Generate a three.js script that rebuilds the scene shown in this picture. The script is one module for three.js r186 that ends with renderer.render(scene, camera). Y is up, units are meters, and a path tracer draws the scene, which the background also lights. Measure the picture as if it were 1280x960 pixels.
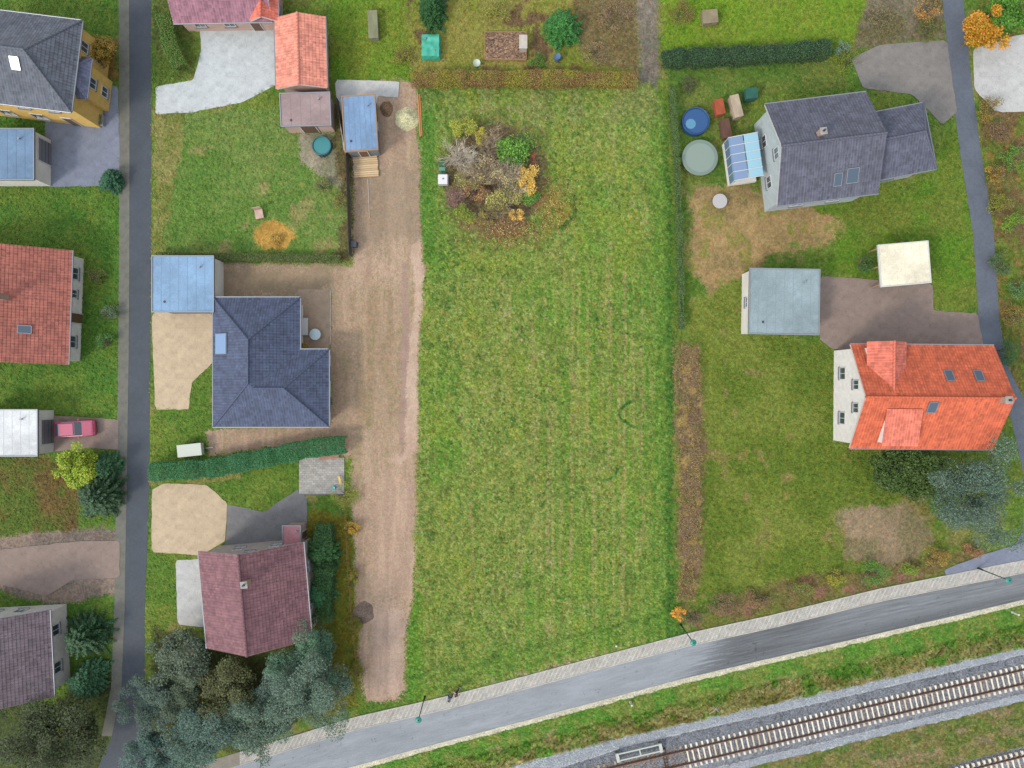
import * as THREE from 'three';
import { mergeGeometries, mergeVertices } from 'three/addons/utils/BufferGeometryUtils.js';
import { RoundedBoxGeometry } from 'three/addons/geometries/RoundedBoxGeometry.js';
import { MarchingCubes } from 'three/addons/objects/MarchingCubes.js';

// ---------------------------------------------------------------- camera, sky, sun, exposure
const H = 76, PPM = 11.3;                      // flying height in metres, photo pixels per metre on the ground
const scene = new THREE.Scene();
const camera = new THREE.PerspectiveCamera(2 * Math.atan(480 / (PPM * H)) * 180 / Math.PI, 4 / 3, 0.5, 3000);
camera.position.set(0, H, 0); camera.up.set(0, 0, -1); camera.lookAt(0, 0, 0);
const renderer = new THREE.WebGLRenderer({ antialias: true });
renderer.toneMapping = THREE.LinearToneMapping;
renderer.toneMappingExposure = 2.0;
renderer.shadowMap.enabled = true;
{ // overcast sky: brighter overhead than at the horizon, broad bright side where the sun stands behind the cloud
  const w = 256, h = 128, d = new Float32Array(w * h * 4), sd = new THREE.Vector3(-0.62, 0.62, 0.48).normalize(), v = new THREE.Vector3();
  for (let j = 0; j < h; j++) for (let i = 0; i < w; i++) {
    const el = ((j + 0.5) / h - 0.5) * Math.PI, az = ((i + 0.5) / w - 0.5) * 2 * Math.PI;
    v.set(Math.cos(el) * Math.cos(az), Math.sin(el), Math.cos(el) * Math.sin(az));
    const g = Math.max(0, v.dot(sd));
    let L = el > 0 ? 0.24 + 0.42 * Math.sin(el) + 0.85 * g * g * g : 0.12;
    const o = (j * w + i) * 4;
    d[o] = L * 0.95; d[o + 1] = L * 0.99; d[o + 2] = L * 1.07; d[o + 3] = 1;
  }
  const sky = new THREE.DataTexture(d, w, h, THREE.RGBAFormat, THREE.FloatType);
  sky.mapping = THREE.EquirectangularReflectionMapping; sky.magFilter = THREE.LinearFilter; sky.minFilter = THREE.LinearFilter; sky.needsUpdate = true;
  scene.background = sky; scene.environment = sky;
}
const sun = new THREE.DirectionalLight(0xfff1de, 1.5);
sun.position.set(-62, 62, 48); sun.target.position.set(0, 0, 0);
sun.castShadow = true; sun.shadow.radius = 24; sun.shadow.mapSize.set(2048, 2048);
Object.assign(sun.shadow.camera, { left: -90, right: 90, top: 80, bottom: -80, near: 1, far: 260 });
scene.add(sun, sun.target);

// ---------------------------------------------------------------- helpers
const K = 1.9;                                 // brightness of the picture over the base colour of a level surface
const lin = c => { c /= 255; return c <= 0.04045 ? c / 12.92 : ((c + 0.055) / 1.055) ** 2.4; };
const A = (r, g, b) => new THREE.Color().setRGB(Math.min(0.86, lin(r) / K), Math.min(0.86, lin(g) / K), Math.min(0.86, lin(b) / K));
let seed = 12345;
const R = () => { seed = (seed + 0x6D2B79F5) | 0; let t = Math.imul(seed ^ (seed >>> 15), 1 | seed); t = (t + Math.imul(t ^ (t >>> 7), 61 | t)) ^ t; return ((t ^ (t >>> 14)) >>> 0) / 4294967296; };
const RR = (a, b) => a + (b - a) * R();
const gx = px => (px - 640) / PPM, gz = py => (py - 480) / PPM;
const at = (px, py, h = 0) => new THREE.Vector3(gx(px) * (H - h) / H, h, gz(py) * (H - h) / H);
const mix = (a, b, t) => a + (b - a) * t, clamp = (x, a = 0, b = 1) => Math.min(b, Math.max(a, x)), sst = (a, b, x) => { x = clamp((x - a) / (b - a)); return x * x * (3 - 2 * x); };
const NT = new Float32Array(65536); for (let i = 0; i < 65536; i++) NT[i] = R();
function vn(x, y, p = 256) {                   // value noise, period p
  let xi = Math.floor(x), yi = Math.floor(y), fx = x - xi, fy = y - yi;
  fx = fx * fx * (3 - 2 * fx); fy = fy * fy * (3 - 2 * fy);
  const x0 = ((xi % p) + p) % p, y0 = ((yi % p) + p) % p, x1 = (x0 + 1) % p, y1 = (y0 + 1) % p;
  const a = NT[y0 * 256 + x0], b = NT[y0 * 256 + x1], c = NT[y1 * 256 + x0], e = NT[y1 * 256 + x1];
  return a + (b - a) * fx + (c - a + (a - b - c + e) * fx) * fy;
}
const fbm = (x, y, p = 256) => (vn(x, y, p) * 0.53 + vn(x * 2 + 17, y * 2 + 9, p) * 0.29 + vn(x * 4 + 5, y * 4 + 31, p) * 0.18);
function tex(w, h, fn, { srgb = false, rep = null } = {}) {
  const d = new Uint8Array(w * h * 4);
  for (let y = 0, o = 0; y < h; y++) for (let x = 0; x < w; x++, o += 4) {
    const c = fn(x, y);
    if (c.length) { d[o] = clamp(c[0], 0, 255); d[o + 1] = clamp(c[1], 0, 255); d[o + 2] = clamp(c[2], 0, 255); } else d[o] = d[o + 1] = d[o + 2] = clamp(c, 0, 255);
    d[o + 3] = 255;
  }
  const t = new THREE.DataTexture(d, w, h, THREE.RGBAFormat); t.magFilter = THREE.LinearFilter; t.minFilter = THREE.LinearMipmapLinearFilter; t.generateMipmaps = true;
  t.wrapS = t.wrapT = THREE.RepeatWrapping; if (rep) t.repeat.set(rep[0], rep[1]);
  if (srgb) t.colorSpace = THREE.SRGBColorSpace;
  t.needsUpdate = true; return t;
}
const names = {};
const numbered = n => { const k = names[n] = (names[n] ?? -1) + 1; return k ? `${n}_${String(k).padStart(3, '0')}` : n; };
function info(o, label, category, group, kind) { o.userData.label = label; if (category) o.userData.category = category; if (group) o.userData.group = group; if (kind) o.userData.kind = kind; return o; }
function thing(name, label, category, pos, turn = 0, group) {
  const o = new THREE.Group(); o.name = numbered(name); scene.add(o);
  if (pos) o.position.copy(pos); o.rotation.y = turn; return info(o, label, category, group);
}
function part(name, geo, mat, parent, pos) {
  const m = new THREE.Mesh(geo, mat); m.name = name; m.castShadow = m.receiveShadow = true; if (pos) m.position.set(...pos); parent.add(m); return m;
}
function solo(name, geo, mat, label, category, group, kind) {
  const m = new THREE.Mesh(geo, mat); m.name = numbered(name); m.castShadow = m.receiveShadow = true; scene.add(m); return info(m, label, category, group, kind);
}
const struct = (name, geo, mat, label, category) => solo(name, geo, mat, label, category, null, 'structure');
const box = (w, h, d, x = 0, y = 0, z = 0) => new THREE.BoxGeometry(w, h, d).translate(x, y, z);
const rbox = (w, h, d, r, x = 0, y = 0, z = 0) => new RoundedBoxGeometry(w, h, d, 2, r).translate(x, y, z);
const cyl = (r0, r1, h, x = 0, y = 0, z = 0, n = 16) => new THREE.CylinderGeometry(r1, r0, h, n).translate(x, y, z);
const merge = gs => mergeGeometries(gs.map(g => { g = g.index ? g.toNonIndexed() : g; for (const k of Object.keys(g.attributes)) if (!['position', 'normal', 'uv'].includes(k)) g.deleteAttribute(k); return g; }));
class GB {                                     // geometry builder: leaves, twigs, sheets
  constructor() { this.p = []; this.n = []; this.c = []; this.u = []; this.i = []; }
  v(x, y, z, nx, ny, nz, r = 1, g = 1, b = 1, u = 0, w = 0) { this.p.push(x, y, z); this.n.push(nx, ny, nz); this.c.push(r, g, b); this.u.push(u, w); return this.p.length / 3 - 1; }
  tri(a, b, c) { this.i.push(a, b, c); }
  face(pts, uvs, col = [1, 1, 1]) {            // flat convex polygon, anticlockwise seen from outside
    const [a, b, c] = pts, ux = b[0] - a[0], uy = b[1] - a[1], uz = b[2] - a[2];
    let k = 2, nx, ny, nz, l = 0;
    while (k < pts.length && l < 1e-9) { const q = pts[k], vx = q[0] - a[0], vy = q[1] - a[1], vz = q[2] - a[2]; nx = uy * vz - uz * vy; ny = uz * vx - ux * vz; nz = ux * vy - uy * vx; l = Math.hypot(nx, ny, nz); k++; }
    if (l < 1e-9) return; nx /= l; ny /= l; nz /= l;
    const s = this.p.length / 3;
    pts.forEach((q, j) => this.v(q[0], q[1], q[2], nx, ny, nz, ...col, ...(uvs ? uvs[j] : [q[0], q[2]])));
    for (let j = 1; j < pts.length - 1; j++) this.tri(s, s + j, s + j + 1);
  }
  leaf(x, y, z, dx, dy, dz, sx, sy, sz, len, wid, c) {   // d: along the leaf, s: across it
    let nx = dy * sz - dz * sy, ny = dz * sx - dx * sz, nz = dx * sy - dy * sx; if (ny < 0) { nx = -nx; ny = -ny; nz = -nz; }
    const f = wid * 0.18, m = len * 0.45, s = this.p.length / 3;
    this.v(x, y, z, nx, ny, nz, c[0], c[1], c[2]); this.v(x + dx * m + sx * wid / 2 + nx * f, y + dy * m + sy * wid / 2 + ny * f, z + dz * m + sz * wid / 2 + nz * f, nx, ny, nz, c[0], c[1], c[2]);
    this.v(x + dx * len, y + dy * len, z + dz * len, nx, ny, nz, c[0], c[1], c[2]); this.v(x + dx * m - sx * wid / 2 + nx * f, y + dy * m - sy * wid / 2 + ny * f, z + dz * m - sz * wid / 2 + nz * f, nx, ny, nz, c[0], c[1], c[2]);
    this.tri(s, s + 1, s + 2); this.tri(s, s + 2, s + 3);
  }
  rleaf(x, y, z, len, wid, c, up = 0.5) {      // leaf turned at random, its face leaning upwards by `up`
    const a = R() * 6.283, tl = (R() - 0.5) * 2 * (1 - up), cx = Math.cos(a), cz = Math.sin(a), ct = Math.cos(tl), st = Math.sin(tl), rl = (R() - 0.5) * 2.4 * (1 - up);
    const dx = cx * ct, dy = st, dz = cz * ct, hx = -cz, hz = cx, ux = -cx * st, uy = ct, uz = -cz * st, cr = Math.cos(rl), sr = Math.sin(rl);
    this.leaf(x, y, z, dx, dy, dz, hx * cr + ux * sr, uy * sr, hz * cr + uz * sr, len, wid, c);
  }
  tube(pts, r0, r1, n = 4, c = [1, 1, 1]) {
    const s = this.p.length / 3, m = pts.length;
    for (let k = 0; k < m; k++) {
      const a = pts[Math.max(0, k - 1)], b = pts[Math.min(m - 1, k + 1)]; let tx = b[0] - a[0], ty = b[1] - a[1], tz = b[2] - a[2]; const l = Math.hypot(tx, ty, tz) || 1; tx /= l; ty /= l; tz /= l;
      let hx, hy, hz; if (Math.abs(ty) > 0.9) { hx = 1; hy = 0; hz = 0; } else { hx = 0; hy = 1; hz = 0; }
      let ax = ty * hz - tz * hy, ay = tz * hx - tx * hz, az = tx * hy - ty * hx; const al = Math.hypot(ax, ay, az); ax /= al; ay /= al; az /= al;
      const bx = ty * az - tz * ay, by = tz * ax - tx * az, bz = tx * ay - ty * ax, r = mix(r0, r1, k / (m - 1)), q = pts[k];
      for (let j = 0; j < n; j++) { const w = j / n * 6.283, cw = Math.cos(w), sw = Math.sin(w), nx = ax * cw + bx * sw, ny = ay * cw + by * sw, nz = az * cw + bz * sw; this.v(q[0] + nx * r, q[1] + ny * r, q[2] + nz * r, nx, ny, nz, ...c, j / n * 0.5, k * 0.3); }
    }
    for (let k = 0; k < m - 1; k++) for (let j = 0; j < n; j++) { const a = s + k * n + j, b = s + k * n + (j + 1) % n; this.tri(a, b, a + n); this.tri(b, b + n, a + n); }
  }
  get count() { return this.p.length / 3; }
  build(color = true) {
    const g = new THREE.BufferGeometry();
    g.setAttribute('position', new THREE.Float32BufferAttribute(this.p, 3)); g.setAttribute('normal', new THREE.Float32BufferAttribute(this.n, 3)); g.setAttribute('uv', new THREE.Float32BufferAttribute(this.u, 2));
    if (color) g.setAttribute('color', new THREE.Float32BufferAttribute(this.c, 3));
    g.setIndex(this.i); return g;
  }
}
// sheets on the ground; every sheet lies a few millimetres above the one before
let layer = 0.004; const nextLayer = () => (layer += 0.0035);
const inPoly = (P, x, y) => { let c = false; for (let i = 0, j = P.length - 1; i < P.length; j = i++) { const a = P[i], b = P[j]; if ((a[1] > y) !== (b[1] > y) && x < (b[0] - a[0]) * (y - a[1]) / (b[1] - a[1]) + a[0]) c = !c; } return c; };
function ragged(P, amp, step = 9) {            // subdivide a pixel polygon and make its edges uneven
  const o = []; for (let i = 0; i < P.length; i++) { const a = P[i], b = P[(i + 1) % P.length], l = Math.hypot(b[0] - a[0], b[1] - a[1]), n = Math.max(1, Math.round(l / step)); for (let k = 0; k < n; k++) { const t = k / n, x = mix(a[0], b[0], t), y = mix(a[1], b[1], t); o.push([x + (vn(x / 7, y / 7 + 50) - 0.5) * 2 * amp, y + (vn(x / 7 + 90, y / 7) - 0.5) * 2 * amp]); } } return o;
}
function sheetGeo(P, y) {
  const g = new THREE.ShapeGeometry(new THREE.Shape(P.map(([a, b]) => new THREE.Vector2(gx(a), -gz(b))))); g.rotateX(-Math.PI / 2); g.translate(0, y, 0);
  const p = g.attributes.position, uv = g.attributes.uv; for (let i = 0; i < p.count; i++) uv.setXY(i, p.getX(i), p.getZ(i)); return g;
}
const rectPoly = (x0, y0, x1, y1) => [[x0, y0], [x1, y0], [x1, y1], [x0, y1]];
const lerpLine = (L, x) => { for (let i = 0; i < L.length - 1; i++) if (x <= L[i + 1][0] || i === L.length - 2) return mix(L[i][1], L[i + 1][1], (x - L[i][0]) / (L[i + 1][0] - L[i][0])); };

// ---------------------------------------------------------------- lines of the road, pavement and railway (photo pixels on the ground)
const roadTop = [[-300, 1124], [200, 986], [320, 950], [445, 912], [560, 886], [640, 865.5], [745, 837.5], [865, 806.5], [960, 786], [1099, 752], [1280, 716], [1600, 650]];
const roadBot = [[-300, 1170], [200, 1026], [320, 992], [437, 959], [540, 931], [640, 905], [745, 877], [855, 848], [960, 823.5], [1067, 799], [1280, 749.5], [1600, 676]];
const walkTop = roadTop.map(([x, y]) => [x, y - 16.5]);
const sandBot = roadBot.map(([x, y]) => [x, y + 6.5]);
const gravTop = [[500, 992], [640, 957], [757, 926], [855, 904], [960, 881], [1120, 845], [1280, 809], [1600, 733]];
const ballTop = [[500, 1012], [640, 977], [700, 959], [740, 947], [780, 933], [855, 915.5], [960, 892.5], [1120, 855.5], [1280, 817.5], [1600, 741]];
const ballBot = [[500, 1056], [640, 1023], [960, 944.5], [1120, 906], [1280, 867.5], [1600, 790]];
const grav2Bot = [[500, 1064], [640, 1033], [960, 953], [1120, 915], [1280, 876], [1600, 800]];
const ball2Top = [[900, 1036], [1150, 968], [1215, 949], [1280, 933], [1600, 853]];
const ball2Bot = [[900, 1100], [1150, 1035], [1280, 1003], [1600, 923]];
const streetL = [[150, -160], [161, -60], [162, 100], [162, 300], [161, 450], [158, 640], [156, 760], [152, 860], [140, 920], [112, 985], [90, 1060]];
const streetR = [[180, -160], [189, -60], [189, 100], [189, 300], [188, 450], [186, 640], [181, 760], [181, 860], [190, 910], [205, 950], [230, 1010]];

// ---------------------------------------------------------------- ground colours: what grows or lies where (grass, moss, soil, sand, leaf litter)
const GX0 = -80, GY0 = -60, GW = 2048, GH = 1536, GS = 1440 / 2048;   // texel size in photo pixels
const gcol = new Uint8Array(GW * GH * 4), gmask = new Uint8Array(GW * GH); // mask: 1 short grass, 2 tall dry grass
const mixc = (a, b, t) => [mix(a[0], b[0], t), mix(a[1], b[1], t), mix(a[2], b[2], t)];
function put(o, c, x, y, g) {
  const f = (NT[(o * 7 + (o >> 9) * 31) & 65535] - 0.5) * 0.9 + (vn(x * 0.72, y * 0.72) - 0.5) * 1.5 + (vn(x * 0.33 + 40, y * 0.33) - 0.5) * 0.9;
  const w = (vn(x * 0.6 + 80, y * 0.6 + 12) - 0.5) * g * 1.0, u = (vn(x * 0.66 + 150, y * 0.66 + 90) - 0.5) * g * 0.7;
  gcol[o * 4] = clamp(c[0] + f * g + w, 0, 255); gcol[o * 4 + 1] = clamp(c[1] + f * g * 0.9 - w * 0.15, 0, 255); gcol[o * 4 + 2] = clamp(c[2] + f * g * 0.7 + u, 0, 255); gcol[o * 4 + 3] = 255;
}
function region(P, a, b, { sc = 30, g = 26, warp = 5, dith = 3, mask = 1, c = null, yStretch = 1, third = 0.62 } = {}) {
  let x0 = 1e9, x1 = -1e9, y0 = 1e9, y1 = -1e9; for (const [x, y] of P) { x0 = Math.min(x0, x); x1 = Math.max(x1, x); y0 = Math.min(y0, y); y1 = Math.max(y1, y); }
  const e = warp + dith + 1, i0 = Math.max(0, Math.floor((x0 - e - GX0) / GS)), i1 = Math.min(GW - 1, Math.ceil((x1 + e - GX0) / GS)), j0 = Math.max(0, Math.floor((y0 - e - GY0) / GS)), j1 = Math.min(GH - 1, Math.ceil((y1 + e - GY0) / GS));
  for (let j = j0; j <= j1; j++) for (let i = i0; i <= i1; i++) {
    const o = j * GW + i, x = GX0 + i * GS, y = GY0 + j * GS;
    let wx = 0, wy = 0; if (warp || dith) { wx = (fbm(x / 16 + 3, y / 16) - 0.5) * 2.4 * warp + (NT[(o * 3) & 65535] - 0.5) * 2 * dith; wy = (fbm(x / 16, y / 16 + 60) - 0.5) * 2.4 * warp + (NT[(o * 5 + 11) & 65535] - 0.5) * 2 * dith; }
    if (!inPoly(P, x + wx, y + wy)) continue;
    let col = mixc(a, b, sst(0.3, 0.7, fbm(x / sc + 7, y / sc / yStretch + 3)));
    if (c) col = mixc(col, c, sst(third, third + 0.14, fbm(x / sc * 1.7 + 50, y / sc * 1.7 / yStretch + 20)));
    put(o, col, x, y, g); gmask[o] = mask;
  }
}
// gardens everywhere first, then the rest over them
region(rectPoly(-100, -80, 1400, 1040), [92, 130, 32], [118, 140, 45], { sc: 46, warp: 0, dith: 0, c: [140, 142, 72] });
region(rectPoly(-100, -80, 152, 1040), [78, 124, 26], [98, 130, 34], { sc: 30 });
region([[112, 45], [148, 48], [146, 100], [120, 90]], [150, 122, 55], [120, 96, 50], { mask: 0 });
region([[-20, 660], [152, 660], [152, 740], [70, 760], [-20, 735]], [150, 132, 118], [122, 110, 100], { mask: 0 });
region([[-20, 570], [60, 572], [100, 600], [95, 660], [-20, 672]], [88, 112, 24], [110, 92, 40], {});
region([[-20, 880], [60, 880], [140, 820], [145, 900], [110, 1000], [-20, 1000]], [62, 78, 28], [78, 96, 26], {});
region([[192, 135], [250, 140], [260, 240], [230, 325], [192, 325]], [150, 148, 82], [116, 130, 52], {});
region([[235, 140], [430, 130], [436, 322], [200, 322]], [98, 138, 48], [120, 146, 66], { sc: 40, c: [146, 148, 84] });
region([[318, 282], [345, 275], [372, 295], [360, 312], [318, 310]], [205, 160, 74], [180, 140, 62], { mask: 0 });
region([[372, 165], [412, 162], [425, 200], [432, 240], [408, 225], [376, 205]], [172, 162, 140], [140, 138, 110], { mask: 0 });
region([[412, 120], [438, 150], [440, 325], [418, 325], [430, 250], [418, 200]], [112, 118, 62], [104, 92, 52], {});
region([[192, -80], [232, -80], [245, 95], [192, 105]], [98, 112, 44], [92, 118, 34], {});
region([[412, -80], [500, -80], [515, 100], [412, 98]], [104, 144, 22], [120, 140, 34], {});
region([[500, -80], [800, -80], [795, 92], [515, 90]], [128, 140, 44], [150, 146, 66], { sc: 36, c: [118, 96, 62] });
region([[715, -80], [795, -80], [795, 88], [760, 84], [722, 60]], [132, 118, 74], [120, 106, 62], { mask: 1 });
region([[796, -80], [822, -80], [824, 100], [818, 130], [806, 108], [796, 104]], [140, 130, 116], [122, 116, 100], { mask: 0, dith: 4 });
region([[824, -80], [1170, -80], [1080, 60], [830, 62]], [112, 150, 18], [126, 148, 40], { sc: 40 });
region([[1080, 0], [1178, -20], [1182, 45], [1065, 62]], [132, 124, 100], [112, 106, 66], {});
region([[824, 60], [1040, 50], [1060, 110], [940, 120], [930, 260], [850, 300], [838, 110]], [88, 126, 34], [112, 130, 48], {});
region([[858, 236], [930, 225], [1000, 250], [1060, 262], [1040, 300], [965, 318], [920, 352], [880, 372], [860, 330]], [178, 150, 100], [150, 130, 84], { mask: 0, c: [146, 140, 70], dith: 6, warp: 12 });
region([[1010, 258], [1165, 225], [1190, 150], [1205, 180], [1225, 385], [1165, 385], [1100, 355], [1030, 335], [1060, 280]], [92, 136, 14], [112, 132, 36], { sc: 34 });
region([[860, 380], [935, 340], [935, 420], [1045, 430], [1040, 560], [1130, 560], [1170, 650], [1150, 700], [1000, 730], [872, 745], [880, 560]], [100, 124, 24], [122, 138, 46], { sc: 44, c: [138, 132, 66] });
region([[1045, 640], [1140, 628], [1170, 668], [1150, 700], [1060, 706]], [158, 138, 108], [134, 124, 86], { mask: 0, dith: 6, warp: 10 });
region([[862, 780], [930, 740], [1010, 720], [1100, 712], [1180, 690], [1240, 690], [1200, 716], [1100, 735], [960, 770], [868, 793]], [124, 106, 62], [112, 122, 44], { c: [146, 108, 84], third: 0.56, dith: 5 });
region([[1222, -80], [1400, -80], [1400, 720], [1300, 690], [1262, 500], [1250, 400], [1240, 290], [1226, 190]], [104, 128, 32], [126, 104, 62], { sc: 20, c: [150, 120, 60] });
region([[843, 425], [874, 430], [882, 560], [878, 690], [870, 745], [850, 748], [844, 560]], [136, 112, 84], [120, 110, 62], { sc: 16, c: [176, 150, 84], third: 0.58, dith: 5, warp: 6, mask: 0 });
// strip of garden right of the long hedge of conifers beside the sandy lot
region([[376, 640], [436, 640], [446, 800], [450, 880], [400, 900], [376, 760]], [122, 118, 18], [104, 122, 22], {});
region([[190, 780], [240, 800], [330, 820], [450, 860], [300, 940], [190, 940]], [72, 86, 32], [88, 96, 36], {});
// the sandy lot
const lotPoly = [[268, 326], [440, 330], [440, 240], [438, 120], [475, 98], [522, 104], [525, 230], [527, 300], [531, 345], [522, 480], [524, 560], [519, 640], [517, 745], [507, 800], [506, 860], [494, 876], [456, 878], [446, 800], [438, 620], [440, 572], [330, 560], [262, 570], [255, 535], [412, 530], [412, 372], [268, 374]];
region(lotPoly, [196, 170, 144], [180, 154, 130], { sc: 9, yStretch: 9, g: 17, warp: 4, dith: 3, mask: 0, c: [176, 156, 122], third: 0.6 });
region([[425, 360], [500, 350], [505, 540], [430, 540]], [184, 160, 132], [170, 147, 118], { sc: 8, yStretch: 8, g: 18, warp: 14, dith: 14, mask: 0, c: [160, 148, 106], third: 0.62 });
region([[268, 332], [410, 334], [420, 352], [400, 366], [268, 370]], [170, 148, 122], [156, 138, 112], { sc: 20, g: 12, warp: 6, dith: 6, mask: 0 });
region([[445, 225], [524, 200], [526, 300], [450, 310]], [178, 156, 132], [164, 144, 120], { sc: 8, yStretch: 8, g: 14, warp: 12, dith: 12, mask: 0 });
region([[512, 308], [524, 300], [530, 345], [522, 420], [521, 560], [500, 580], [482, 576], [506, 560], [508, 440], [520, 370]], [214, 188, 166], [202, 174, 152], { sc: 12, g: 13, warp: 2, dith: 2, mask: 0 });
region([[503, 330], [509, 330], [510, 420], [505, 560], [499, 570], [501, 440]], [182, 154, 138], [174, 148, 132], { sc: 12, g: 10, warp: 3, dith: 2, mask: 0 });
region([[470, 590], [515, 600], [514, 740], [470, 750]], [206, 178, 154], [188, 161, 139], { sc: 7, yStretch: 10, g: 13, warp: 10, dith: 12, mask: 0 });
region([[462, 760], [506, 755], [503, 870], [462, 872]], [208, 182, 162], [190, 164, 145], { sc: 7, yStretch: 8, g: 12, warp: 6, dith: 8, mask: 0 });
// the meadow, painted from several scales of patch, mowing streaks and rings of darker grass
const meadowPoly = [[525, 108], [795, 106], [812, 102], [832, 130], [838, 250], [842, 430], [840, 560], [838, 690], [842, 745], [848, 778], [862, 790], [865, 791], [745, 821], [640, 849], [560, 870], [525, 880], [508, 872], [508, 802], [518, 745], [520, 640], [524, 560], [522, 480], [531, 345], [527, 300], [525, 230]];
{
  const cm = [128, 151, 60], cg = [106, 151, 44], cy = [168, 165, 98], cd = [88, 116, 36], cl = [140, 160, 54], brown = [170, 150, 104];
  const rings = [[797, 517, 22, 16, 1.4, 4.6, 0.85], [797, 517, 22, 16, 0, 6.3, 0.3], [755, 584, 17, 16, 0, 2.6, 0.8], [697, 258, 22, 27, -0.7, 1.9, 0.95], [610, 632, 15, 22, 3.0, 5.0, 0.35], [640, 700, 30, 24, 1, 3, 0.25]];
  const streak = [[686, 5, 0.34, 480, 900], [715, 4, 0.34, 380, 700], [740, 4, 0.3, 560, 720], [762, 5, 0.3, 300, 620], [780, 5, 0.25, 330, 700], [802, 6, 0.34, 380, 700], [589, 4, 0.3, 560, 760], [662, 3, 0.2, 360, 600], [700, 4, 0.18, 300, 820]];
  for (let j = 0; j < GH; j++) for (let i = 0; i < GW; i++) {
    const o = j * GW + i, x = GX0 + i * GS, y = GY0 + j * GS; if (x < 495 || x > 880 || y < 90 || y > 895) continue;
    const jx = (NT[(o * 3) & 65535] - 0.5) * 5, jy = (NT[(o * 5 + 11) & 65535] - 0.5) * 5, wx = (fbm(x / 12 + 3, y / 12) - 0.5) * 9, wy = (fbm(x / 12, y / 12 + 60) - 0.5) * 6;
    if (!inPoly(meadowPoly, x + jx + wx, y + jy + wy)) continue;
    const big = fbm(x / 62 + 2, y / 80 + 8), med = fbm(x / 19 + 30, y / 26 + 4), fine = fbm(x / 6 + 9, y / 7), str = vn(x / 3.6 + 11, y / 170 + 5) * 0.6 + vn(x / 2 + 70, y / 70) * 0.4;
    let c = mixc(cm, cg, sst(0.42, 0.66, big * 0.55 + med * 0.45));
    c = mixc(c, cy, sst(0.46, 0.78, med * 0.45 + fine * 0.35 + str * 0.28) * 0.6);
    c = mixc(c, cd, sst(0.56, 0.74, fbm(x / 9 + 60, y / 12 + 90)) * 0.55);
    c = mixc(c, cl, sst(0.55, 0.75, fbm(x / 28 + 5, y / 30 + 44)) * 0.6);
    const right = sst(560, 800, x) * sst(300, 420, y);                    // mowing streaks show best in the right half
    c = mixc(c, cy, right * sst(0.48, 0.76, str) * 0.55); c = mixc(c, cg, right * sst(0.5, 0.2, str) * 0.7);
    for (const [sx, w, k, ya, yb] of streak) { const q = Math.abs(x - sx - (vn(y / 40, sx) - 0.5) * 5) / w; if (q < 1 && y > ya && y < yb) c = mixc(c, brown, (1 - q) * k * sst(0.35, 0.7, vn(x / 4, y / 9)) * 2.0); }
    for (const [rx, ry, ra, rb, a0, a1, k] of rings) {
      const ux = (x - rx) / ra, uy = (y - ry) / rb, q = Math.abs(Math.hypot(ux, uy) + (vn(x / 8, y / 8) - 0.5) * 0.2 - 1) / 0.13; if (q > 1) continue;
      let an = Math.atan2(uy, ux); if (an < a0) an += 6.283; if (an >= a0 && an <= a1) c = mixc(c, [34, 96, 22], (1 - q * q) * k * 0.72 * Math.min(1, Math.min(an - a0, a1 - an) * 2.5));
    }
    { const wd = vn(x / 2.3 + 31, y / 2.3 + 77) * sst(0.45, 0.62, fbm(x / 40 + 81, y / 50 + 15)); if (wd > 0.72) c = mixc(c, [58, 104, 30], 0.6 * sst(0.72, 0.86, wd)); const bs = vn(x / 2.6 + 111, y / 3.4 + 7) * sst(0.5, 0.66, fbm(x / 34 + 181, y / 44 + 65)); if (bs > 0.74) c = mixc(c, [190, 172, 136], 0.55 * sst(0.74, 0.88, bs)); }
    // lusher edges, cut tracks along the pavement, rough patches with bare stems
    if (x < 552 && y < 330) c = mixc(c, [84, 138, 38], 0.75 * (1 - sst(538, 552, x)));
    c = mixc(c, [98, 142, 40], 0.7 * sst(800, 822, x + (vn(x / 6, y / 30) - 0.5) * 12)); c = mixc(c, [58, 108, 22], 0.75 * sst(826, 839, x + (vn(x / 5, y / 14) - 0.5) * 9));
    if (x < 535 && y > 740) c = mixc(c, [92, 146, 30], 0.8 * (1 - sst(518, 535, x)));
    const toWalk = lerpLine(walkTop, x) - y;
    c = mixc(c, [92, 140, 36], 0.4 * sst(46, 34, toWalk) * sst(6, 12, toWalk)); c = mixc(c, [58, 100, 24], 0.45 * sst(4, 0, Math.abs(toWalk - 30 - 5 * vn(x / 20, 3))) * sst(0.3, 0.6, vn(x / 9, y / 9)));
    c = mixc(c, [172, 160, 128], 0.8 * sst(6, 1, toWalk + (vn(x / 5, y / 5) - 0.5) * 7) * sst(560, 660, x) * sst(800, 700, x));
    if (y < 165) c = mixc(c, [136, 142, 84], 0.5 * sst(165, 135, y) * sst(0.35, 0.6, med));
    { const q = Math.abs(Math.hypot((x - 622) / 76, (y - 225) / 92) - 1) / 0.06; if (q < 1 && y < 190 && x < 690) c = mixc(c, [170, 150, 112], 0.55 * (1 - q) * sst(0.3, 0.7, vn(x / 5, y / 5))); }
    // leaf litter and bare soil round the thicket
    const bq = Math.hypot((x - 618) / 64, (y - 222) / 72); let bare = sst(1.12, 0.86, bq + (fbm(x / 8, y / 8) - 0.5) * 0.35);
    c = mixc(c, [122, 100, 76], bare * 0.85);
    const lit = sst(1.0, 0.35, Math.hypot((x - 694) / 34, (y - 256) / 44) + (vn(x / 4, y / 4) - 0.5) * 0.5); c = mixc(c, [158, 106, 48], lit * 0.38 * sst(0.25, 0.6, vn(x / 2.2, y / 2.2)));
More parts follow.
